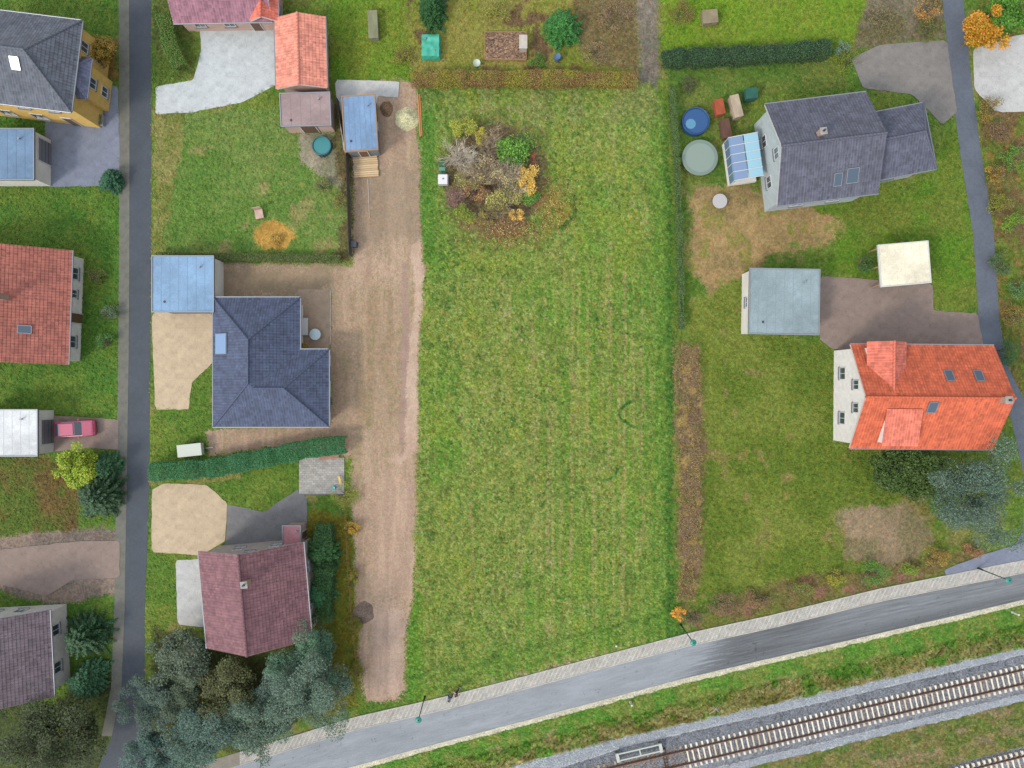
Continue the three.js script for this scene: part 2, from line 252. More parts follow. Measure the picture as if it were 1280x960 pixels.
    const lit2 = sst(1.0, 0.3, Math.hypot((x - 640) / 60, (y - 292) / 24) + (vn(x / 4, y / 4) - 0.5) * 0.5); c = mixc(c, [120, 92, 62], lit2 * 0.7 * sst(0.3, 0.6, vn(x / 2.5, y / 2.5)));
    put(o, c, x, y, 38); gmask[o] = bare > 0.4 ? 0 : 1;
  }
  // railway side: green verge, then tall dry grass, then gravel
  for (let j = 0; j < GH; j++) for (let i = 0; i < GW; i++) {
    const o = j * GW + i, x = GX0 + i * GS, y = GY0 + j * GS; if (y < 720) continue;
    const yb = lerpLine(sandBot, x) - 2; if (y < yb) continue;
    const q = (y - yb) / (lerpLine(gravTop, x) - yb), n = fbm(x / 14, y / 14), m = fbm(x / 30 + 40, y / 12);
    let c, g = 34;
    if (q < 1.25) { c = mixc([98, 150, 42], [130, 150, 62], sst(0.35, 0.65, n)); c = mixc(c, [172, 158, 106], sst(0.42, 0.75, q + (m - 0.5) * 0.8) * 0.75 * sst(0.2, 0.5, n)); c = mixc(c, [114, 104, 44], sst(0.55, 0.9, q) * sst(0.5, 0.7, m) * 0.7); gmask[o] = q < 0.5 ? 1 : 2; }
    else { c = mixc([136, 132, 72], [112, 130, 50], sst(0.35, 0.68, n)); c = mixc(c, [160, 140, 108], sst(0.45, 0.72, m) * 0.7); c = mixc(c, [76, 120, 40], sst(0.62, 0.76, fbm(x / 9 + 9, y / 9)) * 0.6); gmask[o] = 1; }
    put(o, c, x, y, g);
  }
}
const unmask = P => { let x0 = 1e9, x1 = -1e9, y0 = 1e9, y1 = -1e9; for (const [x, y] of P) { x0 = Math.min(x0, x); x1 = Math.max(x1, x); y0 = Math.min(y0, y); y1 = Math.max(y1, y); }
  for (let j = Math.max(0, Math.floor((y0 - GY0) / GS)); j < Math.min(GH, (y1 - GY0) / GS); j++) for (let i = Math.max(0, Math.floor((x0 - GX0) / GS)); i < Math.min(GW, (x1 - GX0) / GS); i++) if (inPoly(P, GX0 + i * GS, GY0 + j * GS)) gmask[j * GW + i] = 0; };
const strip = (a, b) => [...a, ...b.slice().reverse()];
const groundMap = new THREE.DataTexture(gcol, GW, GH, THREE.RGBAFormat); groundMap.colorSpace = THREE.SRGBColorSpace; groundMap.magFilter = THREE.LinearFilter; groundMap.needsUpdate = true;
groundMap.wrapS = groundMap.wrapT = THREE.MirroredRepeatWrapping;
{ const wm = 1440 / PPM, hm = 1080 / PPM; groundMap.repeat.set(1 / wm, 1 / hm); groundMap.offset.set(-gx(GX0) / wm, -gz(GY0) / hm); }
const soilBump = tex(512, 512, (x, y) => 255 * (0.4 * fbm(x / 16, y / 16, 32) + 0.6 * NT[(x * 131 + y * 977 + (x * y) % 91) & 65535] * vn(x / 3, y / 3, 128)), { rep: [0.25, 0.25] });
const groundMat = new THREE.MeshStandardMaterial({ map: groundMap, color: new THREE.Color().setScalar(1 / K), roughness: 1, bumpMap: soilBump, bumpScale: 0.05 });
// wide sheet to the horizon, and the detailed ground in sight of the camera; meadow, lot and verges are sheets of their own with the same growth
const lawnTile = tex(512, 512, (x, y) => { const n = fbm(x / 64, y / 64, 8), f = NT[(x * 37 + y * 911) & 65535], c = mixc([92, 130, 34], [128, 140, 58], sst(0.3, 0.7, n)); return [c[0] + (f - 0.5) * 34, c[1] + (f - 0.5) * 30, c[2] + (f - 0.5) * 20]; }, { srgb: true, rep: [1 / 24, 1 / 24] });
{ const g = new THREE.PlaneGeometry(3000, 3000).rotateX(-Math.PI / 2); const p = g.attributes.position, uv = g.attributes.uv; for (let i = 0; i < p.count; i++) uv.setXY(i, p.getX(i), p.getZ(i)); g.translate(0, -0.02, 0);
  struct('ground', g, new THREE.MeshStandardMaterial({ map: lawnTile, color: new THREE.Color().setScalar(1 / K), roughness: 1 }), 'wide green land stretching away round the village', 'ground'); }
struct('garden_ground', sheetGeo(rectPoly(GX0 - 300, GY0 - 220, GX0 + 1740, GY0 + 1300), 0), groundMat, 'grass and soil of the gardens between the houses', 'ground');
struct('meadow', sheetGeo(ragged(meadowPoly, 2), nextLayer()), groundMat, 'long mown meadow with streaks and darker rings in the grass', 'meadow');
struct('dirt_lot', sheetGeo(ragged(lotPoly, 1.5), nextLayer()), groundMat, 'bare sandy building lot beside the meadow', 'bare soil');
const lineTo = (L, x0, x1) => { const o = []; for (let x = x0; x <= x1; x += 12) o.push([x, lerpLine(L, x)]); return o; };
struct('railway_verge', sheetGeo(strip(lineTo(sandBot, -290, 1590), lineTo(gravTop, 500, 1590)), nextLayer()), groundMat, 'grassy verge with dry stalks between road and railway', 'verge');
struct('railway_verge', sheetGeo(strip(lineTo(grav2Bot, 500, 1590), lineTo(ball2Top, 900, 1590)), nextLayer()), groundMat, 'dry olive grass strip between the two railway tracks', 'verge');

// ---------------------------------------------------------------- paving, roads, railway
const rnd2 = (x, y) => NT[(x * 131 + y * 977 + ((x * y) % 89) * 13) & 65535];
const asphaltMap = tex(1024, 1024, (x, y) => { const n = fbm(x / 128, y / 128, 8), m = fbm(x / 16 + 4, y / 16, 64), f = rnd2(x, y); const v = 196 + (n - 0.5) * 24 + (m - 0.5) * 24 + (f - 0.5) * 40; return [v * 0.985, v * 0.995, v]; }, { srgb: true, rep: [1 / 14, 1 / 14] });
const grainBump = tex(256, 256, (x, y) => 255 * rnd2(x, y), { rep: [0.5, 0.5] });
const concreteMap = tex(512, 512, (x, y) => { const n = fbm(x / 64, y / 64, 8), m = fbm(x / 8 + 4, y / 8, 64), f = rnd2(x + 7, y), s = sst(0.5, 0.85, fbm(x / 32 + 70, y / 32 + 3, 16)); const v = 212 + (n - 0.5) * 26 + (m - 0.5) * 26 + (f - 0.5) * 24 - s * 12; return [v, v * 0.99, v * 0.965]; }, { srgb: true, rep: [0.18, 0.18] });
const gravelMap = tex(1024, 1024, (x, y) => { const c = vn(x / 4, y / 4, 256), n = fbm(x / 102.4, y / 102.4, 10), f = rnd2(x, y); const v = 150 + (c - 0.5) * 130 + (f - 0.5) * 70 + (n - 0.5) * 40; const w = vn(x / 4 + 50, y / 4, 256) > 0.7 ? 1.08 : 1; return [v * w, v, v * (2 - w)]; }, { srgb: true, rep: [1 / 7, 1 / 7] });
const gravelBump = tex(512, 512, (x, y) => 255 * vn(x / 3, y / 3, 170), { rep: [1 / 3.5, 1 / 3.5] });
const mapped = (map, avg, rgb, extra = {}) => { const c = A(...rgb), l = lin(avg); c.r = Math.min(1, c.r / l); c.g = Math.min(1, c.g / l); c.b = Math.min(1, c.b / l); return new THREE.MeshStandardMaterial({ map, color: c, roughness: 0.95, ...extra }); };
const asphalt = rgb => mapped(asphaltMap, 196, rgb, { roughness: 0.85, bumpMap: grainBump, bumpScale: 0.006 });
const concrete = rgb => mapped(concreteMap, 210, rgb, { bumpMap: grainBump, bumpScale: 0.004 });
const gravel = (rgb, b = 0.03) => mapped(gravelMap, 150, rgb, { bumpMap: gravelBump, bumpScale: b, roughness: 1 });
function stripGeo(LA, LB, y, x0, x1, step = 8, rag = [0, 0]) {
  const g = new GB(), n = Math.round((x1 - x0) / step);
  for (let k = 0; k <= n; k++) for (const [L, r, s] of [[LA, rag[0], 1], [LB, rag[1], 2]]) { const x = mix(x0, x1, k / n), py = lerpLine(L, x) + (vn(x / 9, s * 40) - 0.5) * 2 * r + (vn(x / 3, s * 70) - 0.5) * r; g.v(gx(x), y, gz(py), 0, 1, 0, 1, 1, 1, gx(x), gz(py)); }
  for (let k = 0; k < n; k++) { const a = k * 2; g.tri(a, a + 1, a + 2); g.tri(a + 1, a + 3, a + 2); }
  return g.build(false);
}
const paveM = { light: concrete([206, 216, 224]), beige: concrete([208, 190, 164]), brown: concrete([152, 136, 130]), grey: concrete([140, 138, 138]), blue: concrete([134, 144, 168]), pale: concrete([204, 208, 212]), warm: concrete([172, 152, 134]), terrace: concrete([128, 130, 136]) };
const soften = P => { let o = P; for (let k = 0; k < 1; k++) o = o.flatMap((a, i) => { const b = o[(i + 1) % o.length]; return Math.hypot(a[0] - b[0], a[1] - b[1]) < 3 ? [a] : [[mix(a[0], b[0], 0.05), mix(a[1], b[1], 0.05)], [mix(a[0], b[0], 0.95), mix(a[1], b[1], 0.95)]]; }); return ragged(o, 0.7, 4); };
function paving(P, m, label, name = 'driveway') { P = soften(P); unmask(P.map(([x, y]) => { const cx = P.reduce((s, q) => s + q[0], 0) / P.length, cy = P.reduce((s, q) => s + q[1], 0) / P.length; return [mix(x, cx, 0.03), mix(y, cy, 0.03)]; })); return struct(name, sheetGeo(P, nextLayer() + 0.01), paveM[m], label, 'paving'); }
paving([[195, 108], [242, 100], [252, 62], [250, 36], [345, 36], [348, 104], [304, 128], [236, 141], [195, 143]], 'light', 'pale concrete driveway below the mauve roof');
paving([[58, 118], [104, 104], [148, 108], [150, 232], [58, 234], [56, 160]], 'blue', 'blue grey paved yard beside the yellow house');
paving([[190, 390], [268, 390], [268, 452], [240, 478], [236, 512], [194, 512]], 'beige', 'beige driveway below the blue flat roof');
paving([[372, 362], [412.5, 362], [412.5, 438], [372, 438]], 'warm', 'tan patio in the corner of the hipped bungalow', 'patio');
paving([[190, 612], [205, 604], [258, 606], [284, 628], [282, 676], [250, 694], [190, 690]], 'beige', 'beige paved yard below the clipped hedge');
paving([[284, 630], [330, 640], [372, 612], [384, 622], [384, 690], [272, 694], [283, 676]], 'terrace', 'grey terrace above the mauve gabled house', 'terrace');
paving([[220, 700], [256, 698], [256, 784], [222, 780]], 'pale', 'pale concrete strip beside the mauve gabled house', 'terrace');
paving([[50, 518], [148, 524], [148, 562], [110, 560], [52, 566]], 'brown', 'brown grey driveway under the pink car');
paving([[-30, 690], [100, 676], [150, 676], [150, 722], [90, 725], [60, 745], [-30, 722]], 'brown', 'wide brown grey yard above the corner house');
paving([[1216, 62], [1262, 46], [1420, 20], [1420, 140], [1244, 140], [1218, 112]], 'pale', 'pale grey concrete yard across the winding lane');
paving([[1064, 74], [1100, 56], [1183, 50], [1196, 140], [1178, 156], [1140, 118], [1078, 110]], 'grey', 'grey gravelly forecourt behind the dark roofed house', 'forecourt');
paving([[1024, 345], [1098, 350], [1166, 356], [1166, 388], [1222, 392], [1232, 452], [1118, 446], [1040, 436], [1024, 424]], 'brown', 'reddish brown paved yard between garage and orange roof');
paving([[418, 100], [500, 102], [498, 122], [472, 120], [470, 192], [430, 192]], 'pale', 'pale concrete slab round the blue roofed shed', 'slab');
paving([[1180, 712], [1226, 694], [1400, 640], [1400, 690], [1280, 712], [1186, 732]], 'blue', 'blue grey paved mouth of the winding lane', 'lane');
// main road
const roadPoly = strip(lineTo(walkTop, -280, 1580), lineTo(sandBot, -280, 1580)); unmask(roadPoly);
const yRoad = 0.03;
const roadMap = tex(2048, 128, (i, j) => { const x = 280 + i * 0.5127, y = j * 0.31, v = j / 128, f = rnd2(i, j), n = fbm(x / 40, y / 10), st = vn(x / 34 + 3, y / 1.6) * 0.6 + vn(x / 12, y / 0.9 + 40) * 0.4, k = clamp(sst(872, 900, x + (st - 0.5) * 60 + (f - 0.5) * 30 + (v - 0.5) * 26)), tr = Math.exp(-(((v - 0.3) / 0.1) ** 2)) + Math.exp(-(((v - 0.72) / 0.1) ** 2));
  const crack = vn(x / 5, y / 5 + 90) > 0.86 && vn(x / 1.5, y / 1.5) > 0.7 ? 22 : 0, pale = sst(980, 1080, x) * sst(0.5, 0.3, Math.abs(v - 0.32) + (st - 0.5) * 0.5);
  let L = mix(mix(162, 168, tr * 0.5) + (n - 0.5) * 22 + (vn(x / 9, y / 1.2 + 7) - 0.5) * 12, 112 + (st - 0.5) * 42 + pale * 22, k) + (f - 0.5) * 20 - crack; return [L * 0.95, L * 0.995, L * 1.04]; }, { srgb: true });
roadMap.wrapS = THREE.MirroredRepeatWrapping; roadMap.wrapT = THREE.ClampToEdgeWrapping;
const roadGeo = stripGeo(roadTop, roadBot, yRoad, -280, 1580); { const uv = roadGeo.attributes.uv; for (let i = 0; i < uv.count; i++) { const x = uv.getX(i) * PPM + 640; uv.setXY(i, (x - 280) / 1050, i % 2); } }
struct('road', roadGeo, new THREE.MeshStandardMaterial({ map: roadMap, color: new THREE.Color().setScalar(1 / K), roughness: 0.88 }), 'grey asphalt road running beside the railway', 'road');
struct('sand_strip', stripGeo(roadBot.map(([x, y]) => [x, y + 0.6]), sandBot, 0.024, -280, 1580, 4, [0.2, 0.9]), gravel([232, 208, 178], 0.006), 'pale sandy edge between asphalt and railway verge', 'sand');
{ // kerb stones of both road edges and the pavement's back edge, each a stone of its own
  const kerbMat = [concrete([206, 206, 204]), concrete([194, 194, 190]), concrete([216, 214, 208])];
  const kerb = (name, label, L, off, h, wid, x0, x1, base = 0) => {
    const t = thing(name, label, 'kerb', null, 0); t.userData.kind = 'structure';
    let x = x0; const stone = new RoundedBoxGeometry(0.985, h, wid, 1, 0.012);
    while (x < x1) { const a = new THREE.Vector2(gx(x), gz(lerpLine(L, x) + off)); const x2 = x + 11 ; const b = new THREE.Vector2(gx(x2), gz(lerpLine(L, x2) + off)); const d = b.clone().sub(a), l = d.length(); const m = part('kerb_stone', stone, kerbMat[Math.floor(R() * 3)], t, [(a.x + b.x) / 2, base + h / 2 - 0.03 + RR(-0.004, 0.004), (a.y + b.y) / 2]); m.rotation.y = -Math.atan2(d.y, d.x) + RR(-0.004, 0.004); m.scale.x = l / 1.0; x = x2; }
  };
  kerb('kerb', 'pale kerb along the back of the pavement', walkTop, 0.4, 0.16, 0.1, 300, 1320);
  kerb('kerb', 'low kerb between pavement and asphalt', roadTop, -0.5, 0.14, 0.09, 300, 1320);
  kerb('kerb', 'thin pale kerb between asphalt and sandy strip', roadBot, 0.2, 0.09, 0.08, 300, 1320);
}
{ // pavement: bed and diagonal pavers, clipped to the strip
  const t = thing('sidewalk', 'pale paved pavement with diagonal rows along the road', 'pavement', null, 0); t.userData.kind = 'structure';
  part('paving_bed', stripGeo(walkTop, roadTop, 0.045, -280, 1580), concrete([150, 146, 138]), t);
  const g = new GB(), ang = Math.atan2(-1, 0.5), ux = Math.cos(ang), uz = Math.sin(ang), vx = -uz, vz = ux, pl = 0.4, pw = 0.2, y0 = 0.046, y1 = 0.085;
  const clip = (poly, n, d) => { const o = []; for (let i = 0; i < poly.length; i++) { const a = poly[i], b = poly[(i + 1) % poly.length], da = a[0] * n[0] + a[1] * n[1] - d, db = b[0] * n[0] + b[1] * n[1] - d; if (da >= 0) o.push(a); if (da * db < 0) { const k = da / (da - db); o.push([mix(a[0], b[0], k), mix(a[1], b[1], k)]); } } return o; };
  const Q = []; for (let k = 0; k < walkTop.length - 1; k++) Q.push(k);
  for (let x = 310; x < 1330; x += 2.4) for (let s = -1; s < 2; s += 1) { /* rows are walked below */ }
  const xa = gx(300), xb = gx(1330);
  const seen = new Set();
  for (let k = 0; k < walkTop.length - 1; k++) {
    const [ax, ay] = walkTop[k], [bx, by] = walkTop[k + 1]; const X0 = Math.max(xa, gx(ax)), X1 = Math.min(xb, gx(bx)); if (X1 <= X0) continue;
    const pz = (L, X) => gz(lerpLine(L, X * PPM + 640));
    const A0 = [X0, pz(walkTop, X0) + 0.1], A1 = [X1, pz(walkTop, X1) + 0.1], B1 = [X1, pz(roadTop, X1) - 0.1], B0 = [X0, pz(roadTop, X0) - 0.1];
    const planes = []; const quad = [A0, A1, B1, B0]; for (let i = 0; i < 4; i++) { const p = quad[i], q = quad[(i + 1) % 4]; let n = [-(q[1] - p[1]), q[0] - p[0]]; const l = Math.hypot(...n); n = [n[0] / l, n[1] / l]; planes.push([n, n[0] * p[0] + n[1] * p[1]]); }
    const us = quad.map(p => p[0] * ux + p[1] * uz), vs = quad.map(p => p[0] * vx + p[1] * vz);
    for (let iv = Math.floor(Math.min(...vs) / pw) - 1; iv <= Math.max(...vs) / pw + 1; iv++) for (let iu = Math.floor(Math.min(...us) / pl) - 1; iu <= Math.max(...us) / pl + 1; iu++) {
      const o = (iv & 1) * 0.5, u0 = (iu + o) * pl + 0.006, u1 = u0 + pl - 0.012, v0 = iv * pw + 0.007, v1 = v0 + pw - 0.014;
      let poly = [[u0, v0], [u1, v0], [u1, v1], [u0, v1]].map(([u, v]) => [u * ux + v * vx, u * uz + v * vz]);
      for (const [n, d] of planes) { poly = clip(poly, n, d); if (poly.length < 3) break; } if (poly.length < 3) continue;
      const alt = (iv & 1), c = mix(0.9, 1.1, R()) * (alt ? 1.05 : 0.9), col = R() < 0.05 ? [c * 1.05, c * 0.9, c * 0.85] : [c, c * 0.995, c * 0.985], yy = y1 + RR(-0.003, 0.003);
      g.face(poly.map(p => [p[0], yy, p[1]]).reverse(), null, col);
      for (let i = 0; i < poly.length; i++) { const p = poly[i], q = poly[(i + 1) % poly.length]; g.face([[p[0], yy, p[1]], [q[0], yy, q[1]], [q[0], y0, q[1]], [p[0], y0, p[1]]], null, col); }
    }
  }
  const pm = concrete([198, 199, 197]); pm.vertexColors = true; pm.side = THREE.DoubleSide;
  part('pavers', g.build(), pm, t).userData.kind = 'stuff';
}
// village streets
function ribbon(La, Lb, y) { const P = strip(La, Lb); unmask(P); return sheetGeo(P, y); }
struct('street', ribbon(streetL, streetR, 0.021), asphalt([76, 84, 94]), 'dark straight village street between the gardens', 'road');
struct('street_edge', ribbon(streetL.slice(0, 9).map(([x, y]) => [x - 13, y]), streetL.slice(0, 9), 0.033), concrete([120, 122, 117]), 'grey paved footway along the straight street', 'pavement');
const laneC = [[1180, -160], [1186, -60], [1191, 0], [1201, 100], [1213, 190], [1229, 290], [1236, 400], [1246, 460], [1276, 520], [1294, 600], [1290, 670], [1262, 712]];
const laneOff = o => laneC.map((p, i) => { const a = laneC[Math.max(0, i - 1)], b = laneC[Math.min(laneC.length - 1, i + 1)], l = Math.hypot(b[0] - a[0], b[1] - a[1]); return [p[0] - (b[1] - a[1]) / l * o, p[1] + (b[0] - a[0]) / l * o]; });
struct('winding_lane', ribbon(laneOff(13), laneOff(-13), 0.026), asphalt([104, 112, 126]), 'narrow winding asphalt lane past the orange roofed house', 'road');
// railway: gravel shoulders, ballast beds, tracks
unmask(strip(lineTo(gravTop, 500, 1590), lineTo(grav2Bot, 500, 1590))); unmask(strip(lineTo(ball2Top, 900, 1590), lineTo(ball2Bot, 900, 1590)));
const whiteGravel = gravel([190, 198, 208], 0.03);
struct('gravel_path', stripGeo(gravTop, ballTop.map(([x, y]) => [x, y + 3]), 0.03, 520, 1580, 3, [2.6, 0]), whiteGravel, 'pale gravel strip between dry grass and ballast', 'gravel');
struct('gravel_path', stripGeo(ballBot.map(([x, y]) => [x, y - 3]), grav2Bot, 0.03, 520, 1580, 3, [0, 2.2]), whiteGravel, 'pale gravel strip below the first railway track', 'gravel');
function ballast(top, bot, x0, x1, label, hi) {
  const g = new GB(), prof = [[0, 0.012], [0.22, hi * 0.8], [0.32, hi], [0.68, hi], [0.8, hi * 0.8], [1, 0.012]], n = Math.round((x1 - x0) / 4);
  for (let k = 0; k <= n; k++) { const x = mix(x0, x1, k / n), a = lerpLine(top, x) + (vn(x / 4, 7) - 0.5) * 2, b = lerpLine(bot, x) + (vn(x / 4, 99) - 0.5) * 2; for (const [t, y] of prof) { const X = gx(x), Z = gz(mix(a, b, t)); g.v(X, y + (vn(X * 3, Z * 3) - 0.5) * 0.03, Z, 0, 1, 0, 1, 1, 1, X, Z); } }
  const m = prof.length; for (let k = 0; k < n; k++) for (let j = 0; j < m - 1; j++) { const a = k * m + j; g.tri(a, a + 1, a + m); g.tri(a + 1, a + m + 1, a + m); }
  const geo = g.build(false); geo.computeVertexNormals(); return struct('ballast_bed', geo, gravel([146, 152, 162], 0.03), label, 'ballast');
}
const HB = 0.3;
ballast(ballTop, ballBot, 520, 1580, 'dark grey stone ballast under the first railway track', HB);
ballast(ball2Top, ball2Bot, 920, 1580, 'dark blue grey ballast under the far railway track', HB);
{ // loose stones, one drawn set for each bed
  const stone = new THREE.IcosahedronGeometry(0.05, 0); { const p = stone.attributes.position; for (let i = 0; i < p.count; i++) p.setXYZ(i, p.getX(i) * 1.2, p.getY(i) * 0.7, p.getZ(i)); }
  const lay = (top, bot, x0, x1, N, label, white) => {
    const im = new THREE.InstancedMesh(stone, new THREE.MeshStandardMaterial({ roughness: 1 }), N), m = new THREE.Matrix4(), q = new THREE.Quaternion(), e = new THREE.Euler(), c = new THREE.Color();
    for (let i = 0; i < N; i++) { const x = RR(x0, x1), t = RR(0.02, 0.98), py = mix(lerpLine(top, x), lerpLine(bot, x), t), s = RR(0.5, 1.25), y = white ? 0.035 : t < 0.3 ? mix(0.02, HB, t / 0.3) : t > 0.7 ? mix(0.02, HB, (1 - t) / 0.3) : HB;
      e.set(R() * 6, R() * 6, R() * 6); q.setFromEuler(e); m.compose(new THREE.Vector3(gx(x), y + 0.005, gz(py)), q, new THREE.Vector3(s, s, s)); im.setMatrixAt(i, m);
      const v = white ? RR(165, 225) : RR(84, 196), rust = !white && t > 0.3 && t < 0.7 && R() < (x < 900 ? 0.6 : 0.3); c.copy(rust ? A(v * 1.0, v * 0.86, v * 0.74) : A(v * 0.94, v * 0.99, v * 1.06)); im.setColorAt(i, c); }
    im.name = numbered('ballast_stones'); im.castShadow = im.receiveShadow = true; scene.add(im); info(im, label, 'stones', null, 'stuff');
  };
  lay(ballTop, ballBot, 560, 1480, 60000, 'loose grey and rusty stones of the first track bed'); lay(ball2Top, ball2Bot, 1000, 1480, 26000, 'loose blue grey stones of the far track bed');
  lay(gravTop, ballTop, 560, 1480, 16000, 'loose pale stones on the gravel beside the ballast', true); lay(ballBot, grav2Bot, 560, 1480, 12000, 'loose pale stones below the first track', true);
}
{
  const railProf = new THREE.Shape(); [[-0.07, 0], [0.07, 0], [0.07, 0.012], [0.012, 0.03], [0.01, 0.11], [0.036, 0.125], [0.034, 0.158], [-0.034, 0.158], [-0.036, 0.125], [-0.01, 0.11], [-0.012, 0.03], [-0.07, 0.012]].forEach(([x, y], i) => i ? railProf.lineTo(x, y) : railProf.moveTo(x, y));
  const rustMap = tex(256, 256, (x, y) => { const n = fbm(x / 20, y / 20, 12), f = rnd2(x, y); return [122 + (n - 0.5) * 70 + f * 20, 88 + (n - 0.5) * 50 + f * 14, 70 + (n - 0.5) * 36 + f * 10]; }, { srgb: true, rep: [2, 2] });
  const rustMat = new THREE.MeshStandardMaterial({ map: rustMap, color: new THREE.Color().setScalar(1 / K), roughness: 0.7, metalness: 0.25 });
  const slMats = [concrete([244, 240, 226]), concrete([224, 214, 194]), concrete([250, 246, 236]), concrete([236, 232, 222]), concrete([212, 198, 174])], slWood = [concrete([176, 140, 104]), concrete([196, 172, 138]), concrete([150, 126, 104])];
  const clipMat = new THREE.MeshStandardMaterial({ color: A(96, 72, 58), roughness: 0.7, metalness: 0.3 });
  // monobloc sleeper: broad raised ends, slimmer middle
  const sg = (() => { const g = new GB(), st = [[-1.3, 0.125, 0.19], [-1.0, 0.125, 0.215], [-0.48, 0.115, 0.215], [-0.2, 0.09, 0.175], [0.2, 0.09, 0.175], [0.48, 0.115, 0.215], [1.0, 0.125, 0.215], [1.3, 0.125, 0.19]];
    for (let k = 0; k < st.length - 1; k++) { const [a, wa, ha] = st[k], [b, wb, hb] = st[k + 1]; const ta = wa * 0.8, tb = wb * 0.8;
      g.face([[-ta, ha, a], [-tb, hb, b], [tb, hb, b], [ta, ha, a]]); g.face([[ta, ha, a], [tb, hb, b], [wb, 0, b], [wa, 0, a]]); g.face([[-wa, 0, a], [-wb, 0, b], [-tb, hb, b], [-ta, ha, a]]); }
    for (const [z, s] of [[st[0], -1], [st[7], 1]]) { const w = z[1], t = w * 0.8, h = z[2]; const f = [[-w, 0, z[0]], [w, 0, z[0]], [t, h, z[0]], [-t, h, z[0]]]; g.face(s > 0 ? f : f.reverse()); } return g.build(false); })();
  const clipG = merge([0, 1].flatMap(r => [-1, 1].map(s => box(0.12, 0.05, 0.07, 0, 0.235, (r ? 0.7525 : -0.7525) + s * 0.11))));
  function track(label, px, py, slope, x0, x1, woodFrom) {
    const ang = Math.atan(slope), c = at(px, py, 0.5), t = thing('railway_track', label, 'railway track', new THREE.Vector3(c.x, 0, c.z), ang);
    const l0 = (gx(x0) - c.x) / Math.cos(ang), l1 = (gx(x1) - c.x) / Math.cos(ang), base = HB - 0.12;
    for (const s of [-1, 1]) { const g = new THREE.ExtrudeGeometry(railProf, { depth: l1 - l0, bevelEnabled: false }); g.rotateY(Math.PI / 2); part('rail', g, rustMat, t, [l0, base + 0.216, s * 0.7525]); }
    let k = 0; for (let l = l0 + 0.2; l < l1; l += 0.615, k++) {
      const X = (c.x + l * Math.cos(ang)) * PPM + 640, wood = X < woodFrom, m = part('sleeper', sg, wood ? slWood[Math.floor(R() * 3)] : slMats[Math.floor(R() * R() * 5)], t, [l + RR(-0.015, 0.015), base - (wood ? RR(0.035, 0.085) : 0), 0]); m.rotation.y = RR(-0.012, 0.012);
      part('rail_clip', clipG, clipMat, m).userData.kind = 'stuff';
    }
    return t;
  }
  const tr = track('rusty railway track on white concrete sleepers beside the pale frame', 960, 922.5, 0.238, 600, 1480, 858);
  track('far railway track parallel to the first, beyond the dry grass strip', 1280, 954.5, 0.25, 1040, 1480, 0);
  // cross trough under the rails and the pale frame beside the track
  { const c = at(832, 951, 0.3), t = thing('cable_trough', 'dark steel trough crossing under the rails beside the pale frame', 'trough', new THREE.Vector3(c.x, HB - 0.1, c.z), Math.atan(0.238) - 0.05);
    const dm = new THREE.MeshStandardMaterial({ color: A(62, 58, 56), roughness: 0.6, metalness: 0.4 });
    part('trough_wall', box(0.06, 0.2, 2.9, -0.17, 0.1, 0), dm, t); part('trough_wall', box(0.06, 0.2, 2.9, 0.17, 0.1, 0), dm, t); part('trough_floor', box(0.28, 0.03, 2.9, 0, 0.05, 0), dm, t);
    for (let k = 0; k < 8; k++) part('trough_rib', box(0.28, 0.03, 0.08, 0, 0.18, -1.3 + k * 0.37), clipMat, t); }
  { const c = at(799, 940.5, 0.6), t = thing('culvert_railing', 'pale grey rectangular frame with end blocks beside the track', 'railing', new THREE.Vector3(c.x, 0.1, c.z), Math.atan(0.232));
    const wm = concrete([204, 214, 212]), dk = concrete([96, 88, 80]);
    for (const z of [-0.36, 0.36]) part('beam', rbox(4.5, 0.16, 0.15, 0.02, 0, 0.52, z), wm, t);
    part('crosspiece', rbox(0.14, 0.18, 0.57, 0.02, 0.1, 0.52, 0), wm, t);
    for (const x of [-2.42, 2.42]) { part('end_block', rbox(0.36, 0.24, 0.98, 0.03, x, 0.52, 0.02), wm, t); part('post', box(0.28, 0.42, 0.8, x, 0.19, 0.02), dk, t); }
  }
}

// ---------------------------------------------------------------- houses
const tileMap = tex(2048, 2048, (x, y) => { const i = Math.floor(x / 51.2), j = Math.floor(y / 51.2), r = NT[(i * 57 + j * 131) & 65535], f = rnd2(x, y), n = fbm(x / 128, y / 128, 16), run = vn(x / 16 + 9, y / 256, 128) * 0.6 + vn(x / 8, y / 128 + 7, 256) * 0.4, m = sst(0.6, 0.78, fbm(x / 32 + 9, y / 32, 64)) * sst(0.35, 0.7, n), sp = vn(x / 8 + 3, y / 8, 256) > 0.9 && r > 0.5 ? 1 : 0; const v = 198 + (r - 0.5) * 30 + (f - 0.5) * 18 + (n - 0.5) * 40 + (run - 0.5) * 34 - m * 34 + sp * 16; return [v * (1 - m * 0.03), v * (0.985 + m * 0.05), v * (0.975 - m * 0.02)]; }, { srgb: true, rep: [1 / 12, 1 / 13.6] });
const tileBump = tex(1024, 1024, (x, y) => { const u = (x % 51.2) / 51.2; return 255 * (0.5 + 0.5 * Math.sin(u * 6.283)) ** 0.8; }, { rep: [1 / 6, 1 / 6.8] });
const plasterMap = tex(512, 512, (x, y) => { const n = fbm(x / 64, y / 64, 8), f = rnd2(x, y), m = fbm(x / 12 + 5, y / 12, 42); const v = 222 + (n - 0.5) * 26 + (f - 0.5) * 14 + (m - 0.5) * 12; return [v, v * 0.995, v * 0.985]; }, { srgb: true, rep: [0.3, 0.3] });
const roofMat = (rgb, rough = 0.92) => mapped(tileMap, 196, rgb, { roughness: rough, bumpMap: tileBump, bumpScale: 0.025 });
const plaster = rgb => mapped(plasterMap, 221, rgb, { roughness: 0.95, bumpMap: grainBump, bumpScale: 0.004 });
